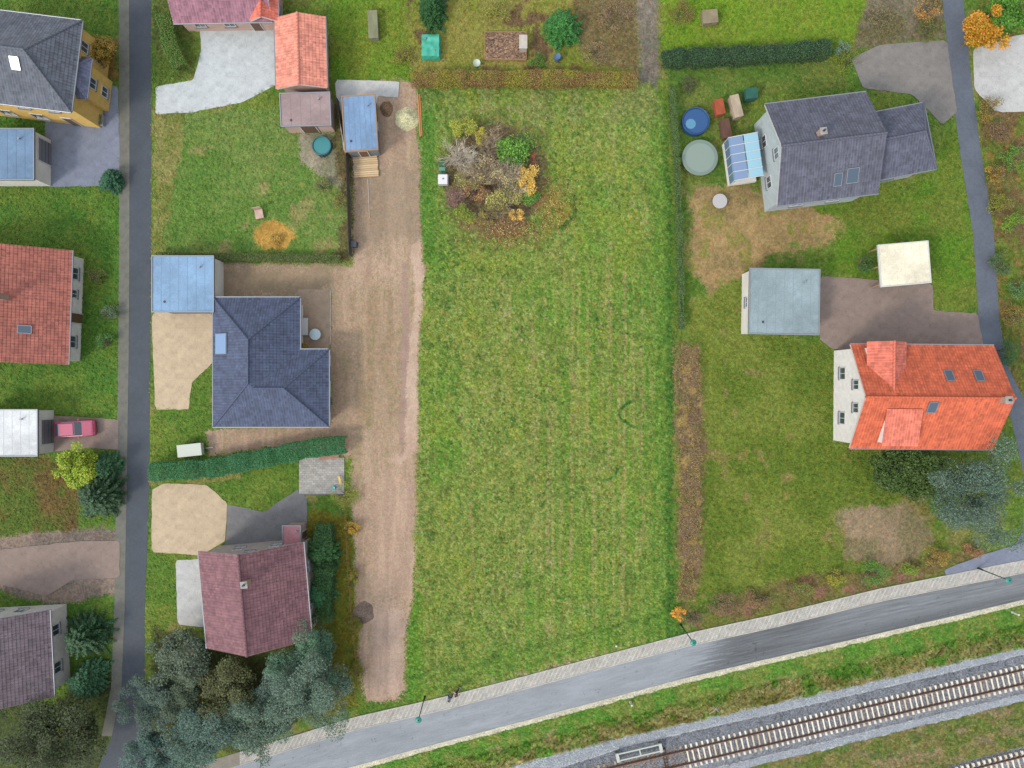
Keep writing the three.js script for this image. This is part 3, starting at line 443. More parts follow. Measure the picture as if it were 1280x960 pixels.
const flatRoof = rgb => mapped(concreteMap, 210, rgb, { roughness: 0.7, bumpMap: grainBump, bumpScale: 0.004 });
const MT = { white: new THREE.MeshStandardMaterial({ color: A(226, 228, 228), roughness: 0.5 }), glass: new THREE.MeshPhysicalMaterial({ color: A(70, 84, 96), roughness: 0.08, metalness: 0.0, clearcoat: 1 }), skyl: new THREE.MeshPhysicalMaterial({ color: A(84, 104, 124), roughness: 0.25 }), zinc: new THREE.MeshStandardMaterial({ color: A(172, 178, 186), roughness: 0.4, metalness: 0.6 }), dark: new THREE.MeshStandardMaterial({ color: A(62, 62, 66), roughness: 0.6 }), wood: concrete([186, 150, 112]), door: new THREE.MeshStandardMaterial({ color: A(112, 84, 66), roughness: 0.6 }), steel: new THREE.MeshStandardMaterial({ color: A(150, 154, 158), roughness: 0.35, metalness: 0.8 }) };
// one slope: eave points a,b and ridge points d,c (a below d, b below c); stepped courses of tiles
function slopeGeo(a, b, c, d, course = 0.34) {
  const V = p => new THREE.Vector3(...p), va = V(a), vb = V(b), vc = V(c), vd = V(d), e = vb.clone().sub(va).normalize(), up = vc.clone().add(vd).multiplyScalar(0.5).sub(va.clone().add(vb).multiplyScalar(0.5)); up.addScaledVector(e, -up.dot(e));
  const L = up.length(), s = up.clone().normalize(), n = e.clone().cross(s).normalize(); if (n.y < 0) n.negate();
  const g = new GB(), N = Math.max(1, Math.round(L / course)), P = (t, side, lift) => { const p = side ? vb.clone().lerp(vc, t) : va.clone().lerp(vd, t); return p.addScaledVector(n, lift); }, uv = p => [p.clone().sub(va).dot(e), p.clone().sub(va).dot(s)];
  for (let k = 0; k < N; k++) { const t0 = k / N, t1 = (k + 1) / N, p0 = P(t0, 0, 0.04), p1 = P(t0, 1, 0.04), p2 = P(t1, 1, 0.012), p3 = P(t1, 0, 0.012), q0 = P(t0, 0, 0.0), q1 = P(t0, 1, 0.0);
    const ar = v => [v.x, v.y, v.z]; let f = [p0, p1, p2, p3], up2 = p1.clone().sub(p0).cross(p2.clone().sub(p0)).dot(n) > 0; if (!up2) f = f.reverse();
    g.face(f.map(ar), f.map(uv)); const rz = up2 ? [q0, q1, p1, p0] : [p0, p1, q1, q0]; g.face(rz.map(ar), rz.map(uv)); }
  const bt = [va, vb, vc, vd].map(p => p.clone().addScaledVector(n, -0.1)); g.face(bt.map(p => [p.x, p.y, p.z]), bt.map(uv)); // underside
  return g.build(false);
}
function capRow(p, q, r = 0.11) { const a = new THREE.Vector3(...p), b = new THREE.Vector3(...q), L = a.distanceTo(b), n = Math.max(1, Math.round(L / 0.38)), gs = [], dir = b.clone().sub(a).normalize(), qt = new THREE.Quaternion().setFromUnitVectors(new THREE.Vector3(0, 1, 0), dir); for (let k = 0; k < n; k++) { const c = a.clone().lerp(b, (k + 0.5) / n), g = new THREE.CylinderGeometry(r * 0.92, r * 1.06, L / n + 0.03, 8); g.applyQuaternion(qt); g.translate(c.x, c.y, c.z); gs.push(g); } return merge(gs); }
function windowOn(wall, side, along, y, w, h, W, D, kind = 'window') {   // side: s n e w; W,D are the wall box sizes
  const g = new THREE.Group(); g.name = kind; wall.add(g);
  if (side === 's') g.position.set(along, y, D / 2); if (side === 'n') { g.position.set(-along, y, -D / 2); g.rotation.y = Math.PI; } if (side === 'e') { g.position.set(W / 2, y, along); g.rotation.y = Math.PI / 2; } if (side === 'w') { g.position.set(-W / 2, y, along); g.rotation.y = -Math.PI / 2; }
  if (kind === 'window') { part('frame', merge([box(w, 0.07, 0.08, 0, h / 2 - 0.035, 0.035), box(w, 0.07, 0.08, 0, -h / 2 + 0.035, 0.035), box(0.07, h - 0.14, 0.08, -w / 2 + 0.035, 0, 0.035), box(0.07, h - 0.14, 0.08, w / 2 - 0.035, 0, 0.035), box(0.06, h - 0.14, 0.06, 0, 0, 0.03)]), MT.white, g); part('pane', box(w - 0.14, h - 0.14, 0.012, 0, 0, 0.018), MT.glass, g); part('sill', box(w + 0.16, 0.05, 0.2, 0, -h / 2 - 0.03, 0.1), MT.zinc, g); }
  else { part('panel', box(w, h, 0.07, 0, 0, 0.035), kind === 'garage_door' ? MT.zinc : MT.door, g); part('frame', merge([box(0.08, h + 0.08, 0.1, -w / 2 - 0.04, 0.04, 0.05), box(0.08, h + 0.08, 0.1, w / 2 + 0.04, 0.04, 0.05), box(w, 0.08, 0.1, 0, h / 2 + 0.04, 0.05)]), MT.white, g); part('handle', box(0.04, 0.04, 0.1, w / 2 - 0.12, 0, 0.1), MT.steel, g); if (kind === 'garage_door') for (let k = 1; k < 4; k++) part('door_rib', box(w - 0.04, 0.03, 0.02, 0, -h / 2 + h * k / 4, 0.08), MT.dark, g); }
  return g;
}
// ridge runs along local x. W,D: roof outline at the eaves; he, hr: heights of eaves and ridge; hip: run of the hip at the west and east end (0 = gable)
function house(label, { px, py, W, D, he, hr, rot = 0, hip = [0, 0], roof, wall, over = 0.45, wins = [], doors = [], name = 'house', chim = [], sky = [], gutter = true, foot = true }) {
  const c = at(px, py, he), t = thing(name, label, 'house', new THREE.Vector3(c.x, 0, c.z), rot), w = W / 2, d = D / 2, WW = W - 2 * over, DD = D - 2 * over;
  const slope = (hr - he) / d, wtop = he + slope * over - 0.14, rw = -w + hip[0], re = w - hip[1];
  // walls
  const sh = new THREE.Shape(); const gab = hip[0] === 0 || hip[1] === 0;
  const mk = (peak) => { const s = new THREE.Shape(); s.moveTo(-DD / 2, 0); s.lineTo(DD / 2, 0); s.lineTo(DD / 2, wtop); if (peak) s.lineTo(0, hr - 0.16); s.lineTo(-DD / 2, wtop); return s; };
  const wg = new THREE.ExtrudeGeometry(mk(gab && hip[0] === 0 && hip[1] === 0), { depth: WW, bevelEnabled: false }); wg.rotateY(Math.PI / 2); wg.translate(-WW / 2, 0, 0);
  const wallM = part('wall', wg, wall, t);
  if (gab && !(hip[0] === 0 && hip[1] === 0)) { const s = hip[0] === 0 ? -1 : 1, tri = new THREE.Shape(); tri.moveTo(-DD / 2, 0); tri.lineTo(DD / 2, 0); tri.lineTo(0, hr - 0.16 - wtop); const g = new THREE.ExtrudeGeometry(tri, { depth: 0.3, bevelEnabled: false }); g.rotateY(Math.PI / 2); g.translate(s < 0 ? -WW / 2 : WW / 2 - 0.3, wtop, 0); part('gable_wall', g, wall, t); }
  for (const [s, a, y, ww, hh] of wins) windowOn(t, s, a, y, ww, hh, WW, DD); for (const [s, a, ww, hh, k] of doors) windowOn(t, s, a, hh / 2 + 0.02, ww, hh, WW, DD, k || 'door');
  // roof
  const rg = new THREE.Group(); rg.name = 'roof'; t.add(rg);
  part('roof_slope', slopeGeo([-w, he, d], [w, he, d], [re, hr, 0], [rw, hr, 0]), roof, rg); part('roof_slope', slopeGeo([w, he, -d], [-w, he, -d], [rw, hr, 0], [re, hr, 0]), roof, rg);
  if (hip[0]) { part('hip_slope', slopeGeo([-w, he, -d], [-w, he, d], [rw, hr, 0], [rw, hr, 0]), roof, rg); part('hip_cap', capRow([-w, he + 0.05, d], [rw, hr + 0.03, 0]), roof, rg); part('hip_cap', capRow([-w, he + 0.05, -d], [rw, hr + 0.03, 0]), roof, rg); }
  if (hip[1]) { part('hip_slope', slopeGeo([w, he, d], [w, he, -d], [re, hr, 0], [re, hr, 0]), roof, rg); part('hip_cap', capRow([w, he + 0.05, d], [re, hr + 0.03, 0]), roof, rg); part('hip_cap', capRow([w, he + 0.05, -d], [re, hr + 0.03, 0]), roof, rg); }
  if (re - rw > 0.3) part('ridge_cap', capRow([rw, hr + 0.03, 0], [re, hr + 0.03, 0], 0.13), roof, rg);
  if (gutter) { for (const s of [-1, 1]) { const g = new THREE.CylinderGeometry(0.075, 0.075, W, 8, 1, false).rotateZ(Math.PI / 2); part('gutter', g, MT.zinc, rg, [0, he - 0.02, s * (d + 0.07)]); } for (const [k, s] of [[0, -1], [1, 1]]) { if (hip[k]) part('gutter', new THREE.CylinderGeometry(0.075, 0.075, D, 8).rotateX(Math.PI / 2), MT.zinc, rg, [s * (w + 0.07), he - 0.02, 0]); else for (const q of [-1, 1]) { const L = Math.hypot(d, hr - he), m = part('bargeboard', box(0.05, 0.2, L), MT.white, rg, [s * (w - 0.03), (he + hr) / 2 - 0.1, q * d / 2]); m.rotation.x = q * Math.atan2(hr - he, d); } } }
  for (const [x, z, s, h] of chim) { const y0 = hr - Math.abs(z) * slope - 0.3, cg = new THREE.Group(); cg.name = 'chimney'; rg.add(cg); part('stack', box(s, h + 0.3, s, x, y0 + h / 2 + 0.15, z), plaster([186, 160, 146]), cg); part('chimney_cap', box(s + 0.14, 0.08, s + 0.14, x, y0 + h + 0.34, z), concrete([176, 176, 176]), cg); part('flue', cyl(0.11, 0.11, 0.3, x, y0 + h + 0.52, z, 10), MT.dark, cg); }
  for (const [x, z, sw, sl] of sky) { const q = z > 0 ? 1 : -1, sg = new THREE.Group(); sg.name = 'skylight'; rg.add(sg); sg.position.set(x, hr - Math.abs(z) * slope + 0.07, z); sg.rotation.x = q * Math.atan(slope); part('frame', merge([box(sw, 0.09, 0.07, 0, 0.03, sl / 2), box(sw, 0.09, 0.07, 0, 0.03, -sl / 2), box(0.07, 0.09, sl, sw / 2, 0.03, 0), box(0.07, 0.09, sl, -sw / 2, 0.03, 0)]), MT.zinc, sg); part('pane', box(sw - 0.05, 0.03, sl - 0.05, 0, 0.045, 0), MT.skyl, sg); }
  if (foot) { const cs = Math.cos(rot), sn = Math.sin(rot); unmask([[-1, -1], [1, -1], [1, 1], [-1, 1]].map(([a, b]) => { const x = a * WW / 2, z = b * DD / 2; return [(c.x + x * cs + z * sn) * PPM + 640, (c.z - x * sn + z * cs) * PPM + 480]; })); }
  t.userData.roofGroup = undefined; delete t.userData.roofGroup; return t;
}
// flat or single-pitch roofed garage, shed or carport
function flatBuilding(name, label, category, { px, py, W, D, h, rot = 0, roof, wall, over = 0.15, tilt = 0, doors = [], wins = [], rim = true, seams = 0, open = false, trim = MT.zinc }) {
  const c = at(px, py, h), t = thing(name, label, category, new THREE.Vector3(c.x, 0, c.z), rot), WW = W - 2 * over, DD = D - 2 * over;
  if (open) for (const x of [-1, 1]) for (const z of [-1, 0, 1]) part('post', box(0.12, h - 0.1, 0.12, x * (WW / 2 - 0.1), (h - 0.1) / 2, z * (DD / 2 - 0.1)), MT.wood, t); else part('wall', box(WW, h - 0.1, DD, 0, (h - 0.1) / 2, 0), wall, t);
  const rg = new THREE.Group(); rg.name = 'roof'; rg.position.y = h; rg.rotation.x = tilt; t.add(rg);
  part('roof_sheet', box(W, 0.14, D), roof, rg); if (rim) for (const [w, d, x, z] of [[W + 0.12, 0.1, 0, D / 2 + 0.02], [W + 0.12, 0.1, 0, -D / 2 - 0.02], [0.1, D - 0.06, W / 2 + 0.02, 0], [0.1, D - 0.06, -W / 2 - 0.02, 0]]) part('roof_edge', box(w, 0.24, d, x, 0.02, z), trim, rg);
  if (!open) { const vp = part('roof_vent', merge([cyl(0.07, 0.07, 0.3, W * 0.28, 0.2, -D * 0.3, 10), cyl(0.12, 0.12, 0.05, W * 0.28, 0.36, -D * 0.3, 10)]), MT.zinc, rg); part('roof_drain', cyl(0.14, 0.12, 0.04, -W * 0.3, 0.085, D * 0.32, 14), MT.dark, rg); }
  for (let k = 1; k < seams; k++) part('seam', box(0.04, 0.05, D - 0.2, -W / 2 + W * k / seams, 0.06, 0), roof, rg);
  for (const [s, a, ww, hh, k] of doors) windowOn(t, s, a, hh / 2 + 0.02, ww, hh, WW, DD, k || 'door'); for (const [s, a, y, ww, hh] of wins) windowOn(t, s, a, y, ww, hh, WW, DD);
  const cs = Math.cos(rot), sn = Math.sin(rot); unmask([[-1, -1], [1, -1], [1, 1], [-1, 1]].map(([a, b]) => { const x = a * WW / 2, z = b * DD / 2; return [(c.x + x * cs + z * sn) * PPM + 640, (c.z - x * sn + z * cs) * PPM + 480]; }));
  return t;
}
const dg = Math.PI / 180;
const W1 = plaster([244, 244, 240]), WY = plaster([238, 200, 112]), WP = plaster([206, 178, 168]), WL = plaster([190, 206, 214]);
// yellow two-storey house
house('yellow house with hipped grey roof beside the straight street', { px: 8, py: 72, W: 14.5, D: 9.4, he: 5.8, hr: 8.4, rot: -7 * dg, hip: [3.5, 3.6], roof: roofMat([104, 112, 126]), wall: WY, wins: [['s', -2.5, 4.4, 1.3, 1.2], ['s', 1, 4.4, 1.3, 1.2], ['s', 4.2, 4.4, 1.2, 1.2], ['s', -2.5, 1.6, 1.5, 1.3], ['s', 1, 1.6, 1.5, 1.3], ['e', -2.6, 4.4, 1.1, 1.2], ['e', -2.6, 1.6, 1.1, 1.2]], doors: [['s', 4.2, 1.0, 2.1]], chim: [[-1.5, -1.2, 0.55, 1.0]], sky: [[2.5, 1.2, 0.9, 1.2]] });
house('small gabled wing with orange gable joined to the yellow house', { px: 84, py: 95, W: 4.6, D: 4.2, he: 4.6, hr: 6.2, rot: -7 * dg, hip: [0, 1.6], roof: roofMat([120, 128, 158]), wall: WY, wins: [['e', 0, 3.3, 1.1, 1.1], ['e', 0, 1.2, 1.1, 1.1], ['s', 0.4, 3.2, 1.0, 1.1]], name: 'house_wing' });
flatBuilding('garage', 'garage with blue flat roof below the yellow house', 'garage', { px: 4, py: 193, W: 6.6, D: 5.4, h: 2.9, roof: flatRoof([112, 146, 186]), wall: W1, seams: 7, doors: [['e', -0.9, 2.4, 2.1, 'garage_door']] });
// red roofed house
house('low white house with faded red tiled roof beside the street', { px: -8, py: 381, W: 12.2, D: 16.4, he: 2.7, hr: 6.4, rot: Math.PI / 2 - 2 * dg, roof: roofMat([178, 110, 98]), wall: W1, wins: [['s', -3.6, 1.5, 1.3, 1.2], ['s', 3.8, 1.5, 1.3, 1.2], ['s', 1.6, 1.5, 0.9, 1.0]], doors: [['s', -1.0, 1.0, 2.05]], chim: [[0.6, 3.0, 0.6, 1.3]], sky: [[-2.6, 4.6, 0.8, 1.2]] });
flatBuilding('garage', 'garage with white flat roof behind the pink car', 'garage', { px: 5, py: 541, W: 7.2, D: 4.9, h: 2.8, roof: flatRoof([222, 230, 240]), wall: W1, seams: 8, doors: [['e', 0, 2.6, 2.1, 'garage_door']] });
house('corner house with grey mauve roof and white walls among conifers', { px: 0, py: 820, W: 9.2, D: 11.0, he: 3.4, hr: 6.6, rot: Math.PI / 2 + 3 * dg, roof: roofMat([122, 110, 120]), wall: W1, wins: [['s', -2, 2.0, 1.2, 1.2], ['s', 2, 2.0, 1.2, 1.2], ['e', 1.2, 1.8, 1.1, 1.2], ['e', -1.6, 1.8, 1.1, 1.2]], chim: [[1, -0.8, 0.5, 1]] });
// top: mauve roofed house with orange annex
house('house with mauve tiled roof above the pale driveway', { px: 278, py: -14, W: 10.6, D: 7.2, he: 2.6, hr: 5.0, rot: 1 * dg, roof: roofMat([164, 120, 138]), wall: WP, wins: [['s', -3, 1.5, 1.2, 1.1], ['s', 0.2, 1.5, 1.2, 1.1]], doors: [['s', 3, 1.0, 2.05]], chim: [[1.5, 0.8, 0.5, 0.9]] });
house('long annex with pale orange tiled roof beside the mauve house', { px: 376, py: 66, W: 7.6, D: 5.4, he: 2.7, hr: 3.7, rot: Math.PI / 2 + 1.5 * dg, roof: roofMat([240, 158, 138]), wall: WP, wins: [['s', -1.5, 1.5, 1.1, 1.1], ['s', 1.6, 1.5, 1.1, 1.1]], name: 'house_annex' });
flatBuilding('shed', 'low shed with grey mauve felt roof below the orange annex', 'shed', { px: 382, py: 137, W: 5.3, D: 3.4, h: 2.4, rot: 1.5 * dg, roof: flatRoof([164, 144, 148]), wall: WP, tilt: 4 * dg, seams: 5, doors: [['s', 0, 1.6, 1.9]] });
house('small orange roofed outbuilding behind the pale orange annex', { px: 330, py: 2, W: 4.2, D: 3.0, he: 2.8, hr: 3.8, rot: Math.PI / 2, roof: roofMat([238, 130, 110]), wall: WP, name: 'house_annex', wins: [['s', 0, 1.5, 0.8, 0.9]] });
flatBuilding('shed', 'long narrow shed with sky blue roof on pale slab', 'shed', { px: 450, py: 154, W: 3.5, D: 6.0, h: 2.3, rot: 4 * dg, roof: flatRoof([128, 164, 208]), wall: concrete([120, 130, 142]), tilt: -3 * dg, seams: 6, doors: [['s', 0, 0.9, 1.9]], wins: [['e', 0, 1.3, 0.9, 0.7]], trim: MT.wood });
// bungalow with hipped roof and a garage
flatBuilding('garage', 'garage with sky blue flat roof beside hipped bungalow', 'garage', { px: 229, py: 355, W: 6.5, D: 5.9, h: 2.9, roof: flatRoof([134, 174, 216]), wall: W1, doors: [['s', 0, 4.6, 2.2, 'garage_door']], seams: 7 });
{
  const he = 2.8, hr = 5.2, rm = roofMat([82, 95, 124], 0.9), c = at(321, 452.5, he), t = thing('bungalow', 'new bungalow with hipped blue grey roof and corner notch', 'house', new THREE.Vector3(c.x, 0, c.z), 0);
  const k = (H - he) / H / PPM, w = 54 * k, d = 80.5 * k, ex = 90 * k, z0 = -15.5 * k, z1 = 80.5 * k, zm = (z0 + z1) / 2, hd = (z1 - z0) / 2, hr2 = he + (hr - he) * hd / w, xs = ex - hd; // wing ridge
  const wo = 0.5; part('wall', box(2 * w - 2 * wo, he, 2 * d - 2 * wo, 0, he / 2, 0), W1, t); part('wall', box(ex - w + 0.5, he, z1 - z0 - 2 * wo, (ex + w) / 2 - wo - 0.25, he / 2, zm), W1, t);
  const rg = new THREE.Group(); rg.name = 'roof'; t.add(rg);
  const slope = (hr - he) / w, xv = w - (hr2 - he) / slope; // where the wing ridge meets the east slope
  part('roof_slope', slopeGeo([-w, he, -d], [-w, he, d], [0, hr, d - w], [0, hr, -d + w]), rm, rg);
  part('roof_slope', slopeGeo([w, he, d - 0.001], [w, he, -d], [0, hr, -d + w], [0, hr, d - w]), rm, rg);
  part('hip_slope', slopeGeo([w, he, -d], [-w, he, -d], [0, hr, -d + w], [0, hr, -d + w]), rm, rg);
  part('hip_slope', slopeGeo([-w, he, d], [w, he, d], [0, hr, d - w], [0, hr, d - w]), rm, rg);
  // east wing: north and south slopes run back into the main roof
  part('roof_slope', slopeGeo([ex, he, z0], [w, he, z0], [xv, hr2, zm], [xs, hr2, zm]), rm, rg);
  part('roof_slope', slopeGeo([w - 0.3, he + 0.012, z1 + 0.004], [ex, he + 0.012, z1 + 0.004], [xs, hr2 + 0.012, zm], [xv, hr2 + 0.012, zm]), rm, rg);
  part('hip_slope', slopeGeo([ex, he, z1], [ex, he, z0], [xs, hr2, zm], [xs, hr2, zm]), rm, rg);
  const cap = (a, b) => part('hip_cap', capRow(a, b, 0.1), rm, rg); const u = 0.04;
  cap([-w, he + u, -d], [0, hr + u, -d + w]); cap([w, he + u, -d], [0, hr + u, -d + w]); cap([-w, he + u, d], [0, hr + u, d - w]); cap([ex, he + u, z1], [xs, hr2 + u, zm]); cap([ex, he + u, z0], [xs, hr2 + u, zm]); cap([0, hr + u, d - w], [0, hr + u, -d + w]); cap([xv, hr2 + u, zm], [xs, hr2 + u, zm]);
  const gt = (x, z, L, turn) => { const g = new THREE.CylinderGeometry(0.08, 0.08, L, 8).rotateZ(Math.PI / 2); const m = part('gutter', g, MT.zinc, rg, [x, he, z]); m.rotation.y = turn; };
  gt(0, -d - 0.08, 2 * w + 0.2, 0); gt((-w + ex) / 2, d + 0.08, w + ex + 0.2, 0); gt(-w - 0.08, 0, 2 * d, Math.PI / 2); gt(w + 0.08, (-d + z0) / 2, z0 + d, Math.PI / 2); gt(ex + 0.08, zm, z1 - z0, Math.PI / 2); gt((w + ex) / 2, z0 - 0.08, ex - w, 0);
  const sl = new THREE.Group(); sl.name = 'skylight'; rg.add(sl); sl.position.set(-w + 1.1, he + 1.1 * slope + 0.1, -1.9); sl.rotation.z = Math.atan(slope); part('frame', box(1.7, 0.14, 2.2), MT.zinc, sl); part('pane', box(1.55, 0.04, 2.05, 0, 0.08, 0), new THREE.MeshPhysicalMaterial({ color: A(122, 160, 206), roughness: 0.1, clearcoat: 1 }), sl);
  for (const z of [1.2, 4.6]) windowOn(t, 'e', z, 1.5, 1.5, 1.3, 2 * (ex - wo), 0); windowOn(t, 'e', -4, 1.2, 2.0, 2.1, 2 * (w - wo), 0); for (const x of [-3, 1.5]) windowOn(t, 's', x, 1.5, 1.4, 1.2, 0, 2 * (d - wo));
  windowOn(t, 'w', 3.2, 1.05, 1.1, 2.1, 2 * (w - wo), 0, 'door'); windowOn(t, 'w', 0, 1.5, 1.4, 1.2, 2 * (w - wo), 0);
  unmask(rectPoly(268, 373, 411, 532));
}
// mauve gabled house lower left
house('gabled house with mauve brown roof among blue conifers', { px: 319, py: 744, W: 10.2, D: 11.0, he: 4.2, hr: 7.6, rot: Math.PI / 2 + 5 * dg, roof: roofMat([138, 100, 108]), wall: plaster([206, 196, 190]), wins: [['e', 2, 2.6, 1.2, 1.2], ['e', -2, 2.6, 1.2, 1.2], ['e', 0, 5.0, 1.1, 1.1], ['s', -2, 2.4, 1.2, 1.2], ['s', 2, 2.4, 1.2, 1.2]], chim: [[2.2, 0.6, 0.55, 1.0]] });
flatBuilding('shed', 'small lean-to with pink roof above the mauve gabled house', 'shed', { px: 365, py: 672, W: 1.9, D: 2.6, h: 2.4, roof: flatRoof([196, 136, 148]), wall: WP, tilt: 4 * dg, doors: [['e', 0, 0.8, 1.8]] });
// dark roofed house upper right
house('long house with dark slate grey gabled roof and pale west gable', { px: 1027, py: 186, W: 10.6, D: 10.6, he: 4.6, hr: 7.4, rot: 7 * dg, roof: roofMat([100, 104, 122]), wall: WL, wins: [['w', -2.2, 2.2, 1.3, 1.3], ['w', 2.2, 2.2, 1.3, 1.3], ['w', 0, 5.0, 1.2, 1.2], ['s', -2, 2.0, 1.4, 1.3], ['s', 2, 2.0, 1.4, 1.3]], sky: [[0.8, 3.6, 0.8, 1.3], [2.3, 3.4, 1.2, 1.5]], chim: [[-1.2, -0.8, 0.55, 0.9]] });
house('lower gabled wing of the dark slate grey house', { px: 1120, py: 178, W: 7.2, D: 7.0, he: 4.2, hr: 6.4, rot: 11 * dg, hip: [0, 1.8], roof: roofMat([98, 104, 124]), wall: WL, wins: [['s', 0, 2.0, 1.4, 1.3]], name: 'house_wing' });
{ const c = at(932, 196, 2.4), t = thing('conservatory', 'lean-to conservatory of blue glass panes at the pale gable', 'conservatory', new THREE.Vector3(c.x, 0, c.z), 8 * dg), gm = new THREE.MeshPhysicalMaterial({ color: A(116, 148, 190), roughness: 0.08, clearcoat: 1 }), gm2 = new THREE.MeshPhysicalMaterial({ color: A(150, 204, 226), roughness: 0.1, clearcoat: 1 });
  part('base_wall', box(3.0, 0.6, 4.6, 0, 0.3, 0), W1, t); const rg = new THREE.Group(); rg.name = 'glass_roof'; rg.position.y = 2.5; rg.rotation.z = 0.16; t.add(rg);
  for (let k = 0; k < 5; k++) { part('pane', box(1.5, 0.03, 0.86, -0.8, 0, -1.86 + k * 0.93), gm, rg); part('pane', box(1.45, 0.03, 0.86, 0.78, 0.004, -1.86 + k * 0.93), gm2, rg); part('wall_pane', box(0.03, 1.7, 0.84, -1.46, 1.46, -1.86 + k * 0.93), gm, t); }
  for (let k = 0; k < 6; k++) { part('glazing_bar', box(3.1, 0.07, 0.06, 0, 0.03, -2.32 + k * 0.93), MT.white, rg); part('mullion', box(0.06, 1.8, 0.06, -1.47, 1.5, -2.32 + k * 0.93), MT.white, t); } }
// garages and carport right
flatBuilding('garage', 'garage with pale blue grey flat roof beside brown yard', 'garage', { px: 980, py: 377, W: 7.4, D: 6.9, h: 2.9, rot: -1 * dg, roof: flatRoof([148, 170, 182]), wall: W1, seams: 8, doors: [['e', 0, 4.6, 2.2, 'garage_door']], wins: [['w', 0, 1.7, 1.1, 0.7]] });
flatBuilding('carport', 'carport with cream white roof on wooden posts by brown yard', 'carport', { px: 1130, py: 330, W: 5.3, D: 4.4, h: 2.5, rot: 5 * dg, roof: flatRoof([250, 246, 226]), wall: null, open: true, tilt: 1 * dg, seams: 6, trim: MT.white });
// orange roofed house
{ const t = house('white house with bright orange tiled roof beside the winding lane', { px: 1152, py: 496, W: 14.9, D: 10.8, he: 4.6, hr: 7.8, rot: -0.5 * dg, hip: [0, 0], roof: roofMat([218, 110, 76]), wall: plaster([252, 252, 252]), wins: [['w', -2.4, 2.1, 1.3, 1.3], ['w', 2.4, 2.1, 1.3, 1.3], ['w', -1.2, 5.0, 1.0, 1.2], ['w', 1.2, 5.0, 1.0, 1.2], ['s', -4, 2.0, 1.4, 1.3], ['s', 2, 2.0, 1.4, 1.3]], sky: [[1.6, -2.2, 0.8, 1.2], [4.6, -2.2, 0.8, 1.2], [-0.5, 1.0, 0.9, 1.2]], chim: [[6.2, 0.2, 0.6, 0.9]] });
  const dm = new THREE.Group(); dm.name = 'dormer'; t.add(dm); dm.position.set(-4.4, 0, -3.4); const rm = roofMat([224, 126, 106]);
  part('dormer_wall', box(3.4, 2.2, 3.2, 0, 5.0, 0), plaster([252, 252, 252]), dm); part('dormer_slope', slopeGeo([-2.0, 5.9, 2.0], [-2.0, 5.9, -2.2], [0, 7.3, -2.2], [0, 7.3, 3.1]), rm, dm); part('dormer_slope', slopeGeo([2.0, 5.9, -2.2], [2.0, 5.9, 2.0], [0, 7.3, 3.1], [0, 7.3, -2.2]), rm, dm); part('ridge_cap', capRow([0, 7.34, -2.2], [0, 7.34, 3.0], 0.12), rm, dm);
  const dm2 = new THREE.Group(); dm2.name = 'dormer'; t.add(dm2); part('dormer_wall', box(3.2, 1.6, 2.6, -3.2, 5.6, 3.4), plaster([252, 252, 252]), dm2); part('dormer_roof', slopeGeo([-5.0, 6.35, 5.0], [-1.4, 6.35, 5.0], [-1.4, 7.25, 1.2], [-5.0, 7.25, 1.2]), roofMat([234, 132, 110]), dm2);
}

// ---------------------------------------------------------------- plants
const leafMat = new THREE.MeshStandardMaterial({ vertexColors: true, side: THREE.DoubleSide, roughness: 0.75 });
const barkMat = new THREE.MeshStandardMaterial({ vertexColors: true, side: THREE.DoubleSide, roughness: 0.95 });
const GRASSK = 1.12;
const LB = 1.45;                                // leaves stand at all angles: their own colour is a little paler than the crown looks
const lc = (p, j = 0.16) => { const c = p[Math.floor(R() * p.length)], k = LB * (1 + (R() - 0.5) * 2 * j), h = (R() - 0.5) * 0.14; return [lin(c[0]) / K * k * (1 + h), lin(c[1]) / K * k, lin(c[2]) / K * k * (1 - h)]; };
const bc = (c, j = 0.3) => { const k = 1.25 + (R() - 0.5) * 2 * j; return [lin(c[0]) / K * k, lin(c[1]) / K * k, lin(c[2]) / K * k]; };
// branching wood; returns the tips
function grow(g, p, dir, len, r, depth, col, bend, kids, tips) {
  const n = 4, pts = [p.slice()]; let [x, y, z] = p, d = dir.slice();
  for (let k = 0; k < n; k++) { d = [d[0] + (R() - 0.5) * bend, d[1] + (R() - 0.5) * bend * 0.7, d[2] + (R() - 0.5) * bend]; const l = Math.hypot(...d); d = d.map(v => v / l); x += d[0] * len / n; y = Math.max(0.05, y + d[1] * len / n); z += d[2] * len / n; pts.push([x, y, z]); }
  g.tube(pts, r, r * 0.45, depth > 1 ? 4 : 3, bc(col));
  if (depth === 0) { tips.push([x, y, z]); return; }
  for (let k = 0; k < kids; k++) { const q = pts[1 + Math.floor(R() * n)], a = R() * 6.283, sp = RR(0.4, 0.9), nd = [d[0] + Math.cos(a) * sp, d[1] + (R() - 0.4) * sp * 0.8, d[2] + Math.sin(a) * sp], l = Math.hypot(...nd); grow(g, q, nd.map(v => v / l), len * RR(0.5, 0.75), r * 0.62, depth - 1, col, bend, kids, tips); }
}
